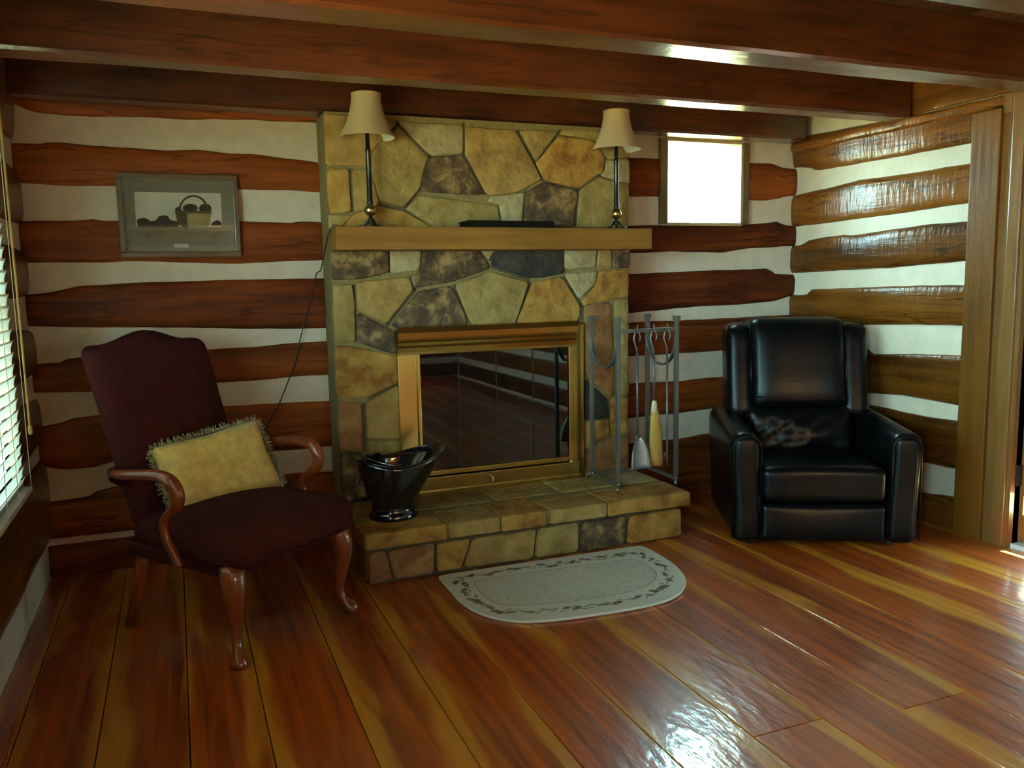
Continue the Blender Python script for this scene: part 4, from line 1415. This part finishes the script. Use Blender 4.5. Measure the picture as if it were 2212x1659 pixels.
MB().tube([(0, 0, -0.11), (0.004, 0, -0.36)], 0.0055, 8).build('shaft', M['iron'], br, True)
MB().lathe([(0.006, -0.355), (0.012, -0.36), (0.015, -0.385), (0.018, -0.415)], 16, (0.004, 0, 0)).build('binding', M['bristle_top'], br, True)
bv, bf = [], []
prof = [(-0.405, 0.017, 0.016), (-0.43, 0.024, 0.019), (-0.47, 0.029, 0.022), (-0.53, 0.034, 0.024), (-0.59, 0.037, 0.022), (-0.66, 0.038, 0.018), (-0.690, 0.036, 0.015)]
for i, (z, a, b) in enumerate(prof):
    for k in range(28):
        w = 2 * math.pi * k / 28
        f_ = 1 + 0.06 * N(k * 1.7, i * .4, 3)
        bv.append((0.008 + 0.010 * i / 6 + a * f_ * math.cos(w), b * f_ * math.sin(w), z + (0.006 * N(k * 2.1, 5) if i == 6 else 0)))
for i in range(len(prof) - 1):
    for k in range(28):
        bf.append((i * 28 + k, i * 28 + (k + 1) % 28, (i + 1) * 28 + (k + 1) % 28, (i + 1) * 28 + k))
bf.append(tuple(range(27, -1, -1)))
bf.append(tuple(6 * 28 + k for k in range(28)))
mesh('bristles', bv, bf, M['straw'], br, True)
pk = tool('fire_poker', 'thin steel poker hanging beside the straw broom', 'poker', 0.268)
MB().tube([(0, 0, -0.11), (0.002, 0, -0.50), (0.003, 0, -0.66), (0.002, 0, -0.70)], [0.0055, 0.0055, 0.005, 0.002], 8).build('shaft', M['iron'], pk, True)
MB().tube([(0.003, 0, -0.62), (-0.012, 0, -0.635), (-0.02, 0, -0.66)], [0.005, 0.0045, 0.002], 8).build('barb', M['iron'], pk, True)

# ================================================================== RUG
rp = [(949, 1243), (1060, 1227), (1220, 1203), (1360, 1182), (1384, 1179), (1398, 1184), (1432, 1203), (1462, 1224), (1478, 1245), (1480, 1262), (1468, 1281), (1440, 1296), (1390, 1309), (1330, 1319), (1250, 1331), (1190, 1338), (1140, 1341), (1100, 1339), (1055, 1330), (1020, 1316), (990, 1294), (968, 1267), (951, 1250)]
ri = [(1021.6, 1254), (1130, 1239), (1280, 1219), (1374.5, 1206), (1405, 1225), (1419, 1239), (1416, 1252), (1390, 1271), (1339, 1284), (1260, 1296), (1196.6, 1304), (1120, 1309), (1078, 1307), (1048, 1292), (1030, 1270)]
rc = onZ(1220, 1262)
rug = thing('hearth_rug', 'half moon cream rug with a leafy border before the hearth', 'rug', (rc.x, rc.y, 0))


def rpoly(pl, it=2):
    p = [(v_.x - rc.x, v_.y - rc.y) for v_ in (onZ(x, y, 0.012) for x, y in pl)]
    p = [Vector(q) for q in p]
    for _ in range(it):
        p = chaikin(p, 0.25) if _ else chaikin(p, 0.2)
    return p


ro_ = rpoly(rp)
ri_ = rpoly(ri)


def slabpoly(name, poly, z0, z1, m, par, bev=0.004):
    n_ = len(poly)
    c = sum(poly, Vector((0, 0))) / n_
    ins = [c + (p - c) * (1 - bev / max((p - c).length, .01)) for p in poly]
    v_ = [(p.x, p.y, z0) for p in poly] + [(p.x, p.y, z1 - bev * .6) for p in poly] + [(p.x, p.y, z1) for p in ins] + [(c.x, c.y, z1)]
    f_ = [(i, (i + 1) % n_, n_ + (i + 1) % n_, n_ + i) for i in range(n_)] + [(n_ + i, n_ + (i + 1) % n_, 2 * n_ + (i + 1) % n_, 2 * n_ + i) for i in range(n_)]
    f_ += [(2 * n_ + i, 2 * n_ + (i + 1) % n_, 3 * n_) for i in range(n_)]
    f_.append(tuple(range(n_ - 1, -1, -1)))
    return mesh(name, v_, f_, m, par, False)


slabpoly('pile', ro_, 0.001, 0.0125, M['rug'], rug)
slabpoly('speckled_field', ri_, 0.0120, 0.0130, M['rug_field'], rug, 0.001)
MB().tube([(p.x, p.y, 0.0075) for p in ro_ + ro_[:1]], 0.0058, 8, False).build('binding', M['rug_edge'], rug, True)
ln = MB()
for p, q in zip(ri_, ri_[1:] + ri_[:1]):
    d = (q - p)
    if d.length < 1e-5:
        continue
    w = Vector((-d.y, d.x)).normalized() * 0.0016
    ln.add([(p.x - w.x, p.y - w.y, 0.01335), (p.x + w.x, p.y + w.y, 0.01335), (q.x + w.x, q.y + w.y, 0.01335), (q.x - w.x, q.y - w.y, 0.01335)], [(0, 1, 2, 3)])
ln.build('field_line', M['rug_leaf'], rug)
# printed vine of leaves between the two outlines
lf_, bf_ = MB(), MB()
cen = Vector((0, 0))


def at_len(poly, s):
    tot = [(poly[(i + 1) % len(poly)] - poly[i]).length for i in range(len(poly))]
    s = s % sum(tot)
    for i, L in enumerate(tot):
        if s <= L:
            return poly[i].lerp(poly[(i + 1) % len(poly)], s / max(L, 1e-9))
        s -= L
    return poly[0]


mid = []
for i in range(len(ro_)):
    p = ro_[i]
    q = min(ri_, key=lambda w_: (w_ - p).length)
    mid.append(p.lerp(q, 0.55))
Lm = sum((mid[(i + 1) % len(mid)] - mid[i]).length for i in range(len(mid)))
s = 0.0
while s < Lm:
    p = at_len(mid, s)
    d = (at_len(mid, s + 0.01) - p).normalized()
    nrm = Vector((-d.y, d.x))
    big = random.random() < 0.32
    L_ = random.uniform(0.042, 0.056) if big else random.uniform(0.030, 0.052)
    wd = L_ * (0.34 if big else 0.13)
    ang = random.uniform(-0.9, 0.9)
    dd = d * math.cos(ang) + nrm * math.sin(ang)
    nn = Vector((-dd.y, dd.x))
    p0 = p + nrm * random.uniform(-0.020, 0.020)
    pts = [p0 - dd * L_ / 2, p0 + nn * wd * .8 - dd * L_ * .12, p0 + nn * wd * .55 + dd * L_ * .25, p0 + dd * L_ / 2, p0 - nn * wd * .55 + dd * L_ * .25, p0 - nn * wd * .8 - dd * L_ * .12]
    (bf_ if big and random.random() < .35 else lf_).add([(q.x, q.y, 0.0128 + 0.0001 * random.random()) for q in pts], [tuple(range(6))])
    s += random.uniform(0.010, 0.024)
lf_.build('printed_leaves', M['rug_leaf'], rug)['kind'] = 'stuff'
bf_.build('printed_berries', M['rug_red'], rug)['kind'] = 'stuff'

# ================================================================== RECLINER
rec = thing('recliner', 'black leather recliner angled in the corner of log walls', 'recliner', (2.80, 2.954, 0), math.radians(-28))


def rpart(name, size, r, c, m=None, deform=None, n=8, par=None):
    v_, f_ = rbox(size, r, n, deform, c)
    return mesh(name, v_, f_, m or M['leather'], par or rec, True)


rpart('base_frame', (0.80, 0.62, 0.20), 0.02, (0, 0.45, 0.14))
for s in (-1, 1):
    def armdef(p, q, s=s):
        # rounded pillow top, slight fall to the front
        p = p.copy()
        if q.z > 0.2:
            p.z += 0.018 * (1 - q.x * q.x) * (q.z - 0.2) + 0.014 * q.y * (q.z - .2)
        p.x += 0.008 * math.sin(q.z * 2.2) * s
        return p
    arm = rpart('armrest', (0.142, 0.80, 0.535), 0.045, (s * 0.365, 0.405, 0.29), deform=armdef)
    pts = [(s * 0.365 + 0.064 * math.cos(a), 0.008, 0.49 + 0.055 * math.sin(a)) for a in [math.pi * i / 12 for i in range(13)]]
    pts = [(s * 0.365 + 0.066, 0.010, 0.05)] + pts + [(s * 0.365 - 0.066, 0.010, 0.05)]
    MB().tube(pts, 0.0045, 6).build('piping', M['leather'], arm, True)


def seatdef(p, q):
    p = p.copy()
    if q.z > 0:
        p.z += 0.022 * (1 - q.x ** 2) * (1 - 0.5 * q.y ** 2) * q.z - 0.03 * max(0, q.y) * q.z
    p.y -= 0.012 * (1 - q.x ** 2) * max(0, -q.y)
    return p


rpart('seat_cushion', (0.580, 0.60, 0.165), 0.035, (-0.006, 0.305, 0.310), deform=seatdef)


def footdef(p, q):
    p = p.copy()
    p.y -= 0.014 * (1 - q.x ** 2) * (1 - q.z ** 2) * max(0, -q.y)
    return p


rpart('footrest', (0.580, 0.10, 0.185), 0.025, (-0.006, 0.060, 0.125), deform=footdef)


def lean(p, z0=0.40, k=0.20):
    return p + Vector((0, (p.z - z0) * k, 0))


def lowdef(p, q):
    p = p.copy()
    w = 0.010 * N(p.x * 9 + p.z * 14, p.z * 5, 2) + 0.016 * N(p.x * 16 - p.z * 22, 3.1, p.z * 4)
    if q.y < 0:
        p.y += (-0.035 * (1 - q.x ** 2) * (1 - q.z ** 2) + w * (1 - q.x ** 4)) * -q.y
    return p


def place_back(objs):
    for o_ in objs:
        for v_ in o_.data.vertices:
            v_.co = lean(v_.co)


lower = rpart('lumbar_cushion', (0.565, 0.20, 0.28), 0.06, (0, 0.60, 0.485), deform=lowdef, n=16)


def headdef(p, q):
    p = p.copy()
    if q.y < 0:
        p.y += -0.030 * (1 - q.x ** 4) * (1 - q.z ** 4) * -q.y
    return p


backf = rpart('back_shell', (0.715, 0.19, 0.66), 0.06, (0, 0.715, 0.715))
wl = rpart('back_wing', (0.145, 0.23, 0.50), 0.055, (-0.300, 0.625, 0.795))
wr = rpart('back_wing', (0.145, 0.23, 0.50), 0.055, (0.300, 0.625, 0.795))
head = rpart('head_pillow', (0.50, 0.25, 0.475), 0.05, (-0.005, 0.600, 0.838), deform=headdef, n=10)
seam = MB().tube([(-0.235, 0.466, 0.665), (0, 0.459, 0.662), (0.225, 0.466, 0.665)], 0.004, 6).build('seam', M['leather'], rec, True)
sem2 = []
for s in (-1, 1):
    sem2.append(MB().tube([(-0.005 + s * 0.246, 0.489, 0.62), (-0.005 + s * 0.247, 0.487, 0.80), (-0.005 + s * 0.246, 0.489, 1.04)], 0.0045, 6).build('piping', M['leather'], head, True))
place_back([lower, backf, wl, wr, head, seam] + sem2)
for s in (-1, 1):
    for y in (0.10, 0.72):
        MB().lathe([(0.02, 0), (0.022, 0.01), (0.022, 0.05)], 12, (s * 0.33, y, 0.0)).build('foot', M['rubber'], rec, True)

# ================================================================== ARMCHAIR
arc_ = thing('armchair', 'maroon upholstered armchair with polished wooden gooseneck arms', 'armchair', (0.154, 3.277, 0), math.radians(37))


def apart(name, size, r, c, m=None, deform=None, n=8):
    v_, f_ = rbox(size, r, n, deform, c)
    return mesh(name, v_, f_, m or M['maroon'], arc_, True)


def aseat(p, q):
    p = p.copy()
    # plan narrows to the back, corners rounded at the front
    f_ = 1 - 0.10 * (q.y + 1) / 2
    p.x *= f_
    if q.z > 0:
        p.z += (0.040 * (1 - q.x ** 2) * (1 - 0.7 * q.y ** 2) - 0.022 * max(0, q.y)) * q.z
    p.y -= 0.030 * (1 - q.x ** 2) * max(0, -q.y)
    return p


apart('seat', (0.61, 0.62, 0.135), 0.058, (0, -0.06, 0.405), deform=aseat, n=10)
MB().box(-0.27, 0.27, -0.29, 0.27, 0.300, 0.360, 0.012).build('seat_rail', M['maroon'], arc_)
MB().tube([(-0.292, -0.05, 0.372), (-0.297, -0.30, 0.366), (-0.25, -0.375, 0.362), (0, -0.398, 0.360), (0.25, -0.375, 0.362), (0.297, -0.30, 0.366), (0.292, -0.05, 0.372)], 0.006, 8).build('welt', M['maroon'], arc_, True)


def aback(p, q):
    p = p.copy()
    up = (q.z + 1) / 2
    w = 1.0 + 0.06 * up - 0.10 * max(0, 0.35 - up)
    p.x *= w
    if q.z > 0:
        x_ = q.x
        camel = 0.060 * math.exp(-(x_ / 0.52) ** 2) + 0.012 * math.exp(-((abs(x_) - 0.95) / 0.25) ** 2) - 0.012
        p.z += camel * q.z ** 2
    if q.y < 0:
        p.y += -0.028 * (1 - q.x ** 2) * (1 - q.z ** 4) * -q.y
    p.y += 0.205 * up + 0.03 * up * up
    return p


apart('backrest', (0.505, 0.105, 0.70), 0.042, (0, 0.225, 0.735), deform=aback, n=12)
for s in (-1, 1):
    # gooseneck arm: out of the back, forward, over and down onto the seat rail
    pts = [(s * 0.285, 0.30, 0.622), (s * 0.318, 0.22, 0.630), (s * 0.334, 0.12, 0.642), (s * 0.340, 0.02, 0.654), (s * 0.341, -0.06, 0.656), (s * 0.340, -0.115, 0.640), (s * 0.338, -0.138, 0.604),
           (s * 0.336, -0.130, 0.560), (s * 0.334, -0.095, 0.530), (s * 0.333, -0.060, 0.505), (s * 0.331, -0.045, 0.470), (s * 0.328, -0.055, 0.420), (s * 0.322, -0.085, 0.365), (s * 0.318, -0.095, 0.330)]
    sm = []
    for i in range(len(pts) - 1):
        for k in range(4):
            t_ = k / 4
            p0, p1, p2, p3 = [Vector(pts[max(0, min(len(pts) - 1, i + d_))]) for d_ in (-1, 0, 1, 2)]
            sm.append(0.5 * ((2 * p1) + (-p0 + p2) * t_ + (2 * p0 - 5 * p1 + 4 * p2 - p3) * t_ ** 2 + (-p0 + 3 * p1 - 3 * p2 + p3) * t_ ** 3))
    sm.append(Vector(pts[-1]))
    nn = len(sm)
    rad = [0.019 + 0.006 * math.exp(-((i / nn - 0.42) / 0.16) ** 2) - 0.002 * (i / nn) for i in range(nn)]
    MB().tube(sm, rad, 14).build('arm', M['mahogany'], arc_, True)
    # upholstered side wing joining back and arm
    MB().tube([(s * 0.262, 0.27, 0.60), (s * 0.292, 0.262, 0.618), (s * 0.312, 0.235, 0.632)], [0.036, 0.034, 0.026], 12).build('arm_pad', M['maroon'], arc_, True)
    # cabriole front leg
    c0 = Vector((s * 0.262, -0.300, 0))
    out = Vector((s * 0.55, -0.83, 0)).normalized()
    lp = [(-0.012, 0.345, 0.046), (0.0, 0.318, 0.046), (0.012, 0.285, 0.043), (0.016, 0.245, 0.036), (0.010, 0.195, 0.029), (0.0, 0.145, 0.0235), (-0.006, 0.100, 0.0195), (0.0, 0.062, 0.0175), (0.014, 0.038, 0.020), (0.030, 0.022, 0.028), (0.036, 0.012, 0.032), (0.034, 0.0, 0.028)]
    MB().tube([c0 + out * a + Vector((0, 0, z)) for a, z, _ in lp], [r_ for _, _, r_ in lp], 16).build('front_leg', M['mahogany'], arc_, True)
    # raked square back leg
    MB().tube([(s * 0.225, 0.235, 0.34), (s * 0.228, 0.25, 0.25), (s * 0.234, 0.29, 0.12), (s * 0.238, 0.335, 0.0)], [0.026, 0.024, 0.022, 0.020], 8).build('back_leg', M['mahogany'], arc_, True)

# gold pillow: a thing of its own, leaning on the backrest
R37 = Matrix.Rotation(math.radians(37), 4, 'Z')
pil = thing('throw_pillow', 'gold damask throw pillow with fringe on the maroon armchair', 'pillow')
pm = Matrix.Translation((0.154, 3.277, 0)) @ R37 @ Matrix.Translation((0.045, 0.045, 0.452)) @ Matrix.Rotation(math.radians(-14), 4, 'Z') @ Matrix.Rotation(math.radians(-7), 4, 'Y') @ Matrix.Rotation(math.radians(-26), 4, 'X')
pil.matrix_world = pm
PWX, PHZ = 0.225, 0.152
vs_, fs = [], []
nx, nz = 22, 16
for side in (-1, 1):
    for i in range(nx + 1):
        for j in range(nz + 1):
            u, v_ = i / nx * 2 - 1, j / nz * 2 - 1
            pin = 1 - 0.05 * (1 - abs(v_)) * (abs(u) ** 3)
            pin2 = 1 - 0.06 * (1 - abs(u)) * (abs(v_) ** 3)
            th = 0.068 * (max(0, 1 - u ** 4) * max(0, 1 - v_ ** 4)) ** 0.55
            th += 0.006 * N(u * 3, v_ * 3, side) * (1 - u * u) * (1 - v_ * v_)
            vs_.append((u * PWX * pin, side * th, v_ * PHZ * pin2 + PHZ))
base_n = (nx + 1) * (nz + 1)
for sd_ in (0, 1):
    for i in range(nx):
        for j in range(nz):
            q = [sd_ * base_n + i * (nz + 1) + j, sd_ * base_n + (i + 1) * (nz + 1) + j, sd_ * base_n + (i + 1) * (nz + 1) + j + 1, sd_ * base_n + i * (nz + 1) + j + 1]
            fs.append(tuple(q))
cush = mesh('cushion', vs_, fs, M['gold_silk'], pil, True)
bmx = bmesh.new()
bmx.from_mesh(cush.data)
bmesh.ops.remove_doubles(bmx, verts=bmx.verts, dist=0.0004)
bmesh.ops.recalc_face_normals(bmx, faces=bmx.faces)
bmx.to_mesh(cush.data)
bmx.free()
fr_ = MB()
per = []
for k in range(420):
    s = k / 420 * 4
    e_, t_ = int(s), s - int(s)
    per.append([(-PWX + 2 * PWX * t_, 0), (PWX, 2 * PHZ * t_), (PWX - 2 * PWX * t_, 2 * PHZ), (-PWX, 2 * PHZ - 2 * PHZ * t_)][e_])
for x, z in per:
    o_ = Vector((x / PWX, 0, (z - PHZ) / PHZ))
    ax = Vector((0, 0, 0))
    if abs(o_.x) > abs(o_.z):
        ax = Vector((math.copysign(1, o_.x), 0, 0))
    else:
        ax = Vector((0, 0, math.copysign(1, o_.z)))
    dv = (ax + Vector((random.uniform(-.5, .5), random.uniform(-.55, .55), random.uniform(-.5, .5)))).normalized()
    L_ = random.uniform(0.016, 0.030)
    p = Vector((x * 0.975, random.uniform(-.006, .006), PHZ + (z - PHZ) * 0.97))
    fr_.tube([p, p + dv * L_ * .5, p + dv * L_ + Vector((random.uniform(-.005, .005), random.uniform(-.006, .006), random.uniform(-.006, .002)))], [0.0024, 0.0026, 0.0018], 4)
fr_.build('fringe', M['fringe'], pil)['kind'] = 'stuff'

# ================================================================== BLIND
def blind(by0, by1, bz0, bz1, tilt, label, nsl=25):
    """slatted blind hanging inside a window of the left wall"""
    bl = thing('window_blind', label, 'blind', (XL + 0.040, (by0 + by1) / 2, bz0), 0, 'slatted blinds on the side windows')
    hl, ht = (by1 - by0) / 2, bz1 - bz0
    MB().box(-0.026, 0.026, -hl, hl, ht, ht + 0.05, 0.004).build('headrail', M['slat'], bl)
    MB().box(-0.024, 0.024, -hl, hl, -0.012, 0.008, 0.004).build('bottom_rail', M['slat'], bl)
    v_, f_ = [], []
    for i in range(6):
        t_ = i / 5 * 2 - 1
        for y in (-hl, hl):
            v_.append((0.0245 * t_, y, 0.004 * (1 - t_ * t_)))
    for i in range(5):
        f_.append((i * 2, i * 2 + 1, i * 2 + 3, i * 2 + 2))
    first = None
    for k in range(nsl):
        if first is None:
            first = o_ = mesh('slat', v_, f_, M['slat_thin'], bl, True)
        else:
            o_ = first.copy()
            COL.objects.link(o_)
            o_.parent = bl
        o_.location = (0, 0, 0.028 + (ht - 0.05) * k / (nsl - 1))
        o_.rotation_euler = (0, math.radians(tilt), 0)
    for y in (-hl + 0.12, 0, hl - 0.06):
        MB().tube([(0.028, y, 0), (0.028, y, ht)], 0.0012, 5).build('ladder_cord', M['slat'], bl)
    MB().tube([(0.034, hl - 0.035, ht), (0.036, hl - 0.030, 0.6), (0.036, hl - 0.026, 0.235)], 0.0042, 8).build('tilt_wand', M['wand'], bl, True)
    MB().lathe([(0.004, 0), (0.008, 0.006), (0.008, 0.03), (0.004, 0.036)], 12, (0.036, hl - 0.021, 0.205)).build('wand_tip', M['wand'], bl, True)
    return bl


blind(2.84, 3.475, 0.565, 1.96, -76, 'closed white slatted blind on the window behind the armchair', 33)
blind(WIN5[0] - 0.02, WIN5[1] + 0.02, WIN5[2] - 0.03, WIN5[3] + 0.03, -20, 'half open white slatted blind added on the unseen wider side window', 21)  # added blind, tilted to pass ground light and shield the floor

# unseen floor lamp added behind the camera for warm fill light
fl = thing('added_floor_lamp', 'unseen brass floor lamp added as warm fill light facing the fireplace', 'lamp', (1.2, -2.5, 0))
MB().lathe([(0.15, 0), (0.15, 0.012), (0.03, 0.03), (0.012, 0.05)], 28).build('base', M['lamp_brass'], fl, True)
MB().tube([(0, 0, 0.04), (0, 0, 1.18)], 0.011, 12).build('pole', M['lamp_brass'], fl, True)
m_, n_, l_, p_ = mat('added lamp shade')
n_.remove(p_)
t_ = n_.new('ShaderNodeBsdfTranslucent')
t_.inputs['Color'].default_value = (0.85, 0.72, 0.50, 1)
l_.new(t_.outputs[0], n_['Material Output'].inputs['Surface'])
MB().lathe([(0.21, 1.10), (0.12, 1.38)], 36, cap=False).build('shade', m_, fl, True)
MB().box(-0.12, 0.12, -0.002, 0.002, 1.34, 1.344).build('spider', M['lamp_brass'], fl)
bl_ = bpy.data.lights.new('added_lamp_bulb', 'POINT')
bl_.energy = 380
bl_.color = (1.0, 0.74, 0.38)
bl_.shadow_soft_size = 0.05
bo_ = bpy.data.objects.new('added_lamp_bulb', bl_)
COL.objects.link(bo_)
bo_.parent = fl
bo_.location = (0, 0, 1.24)
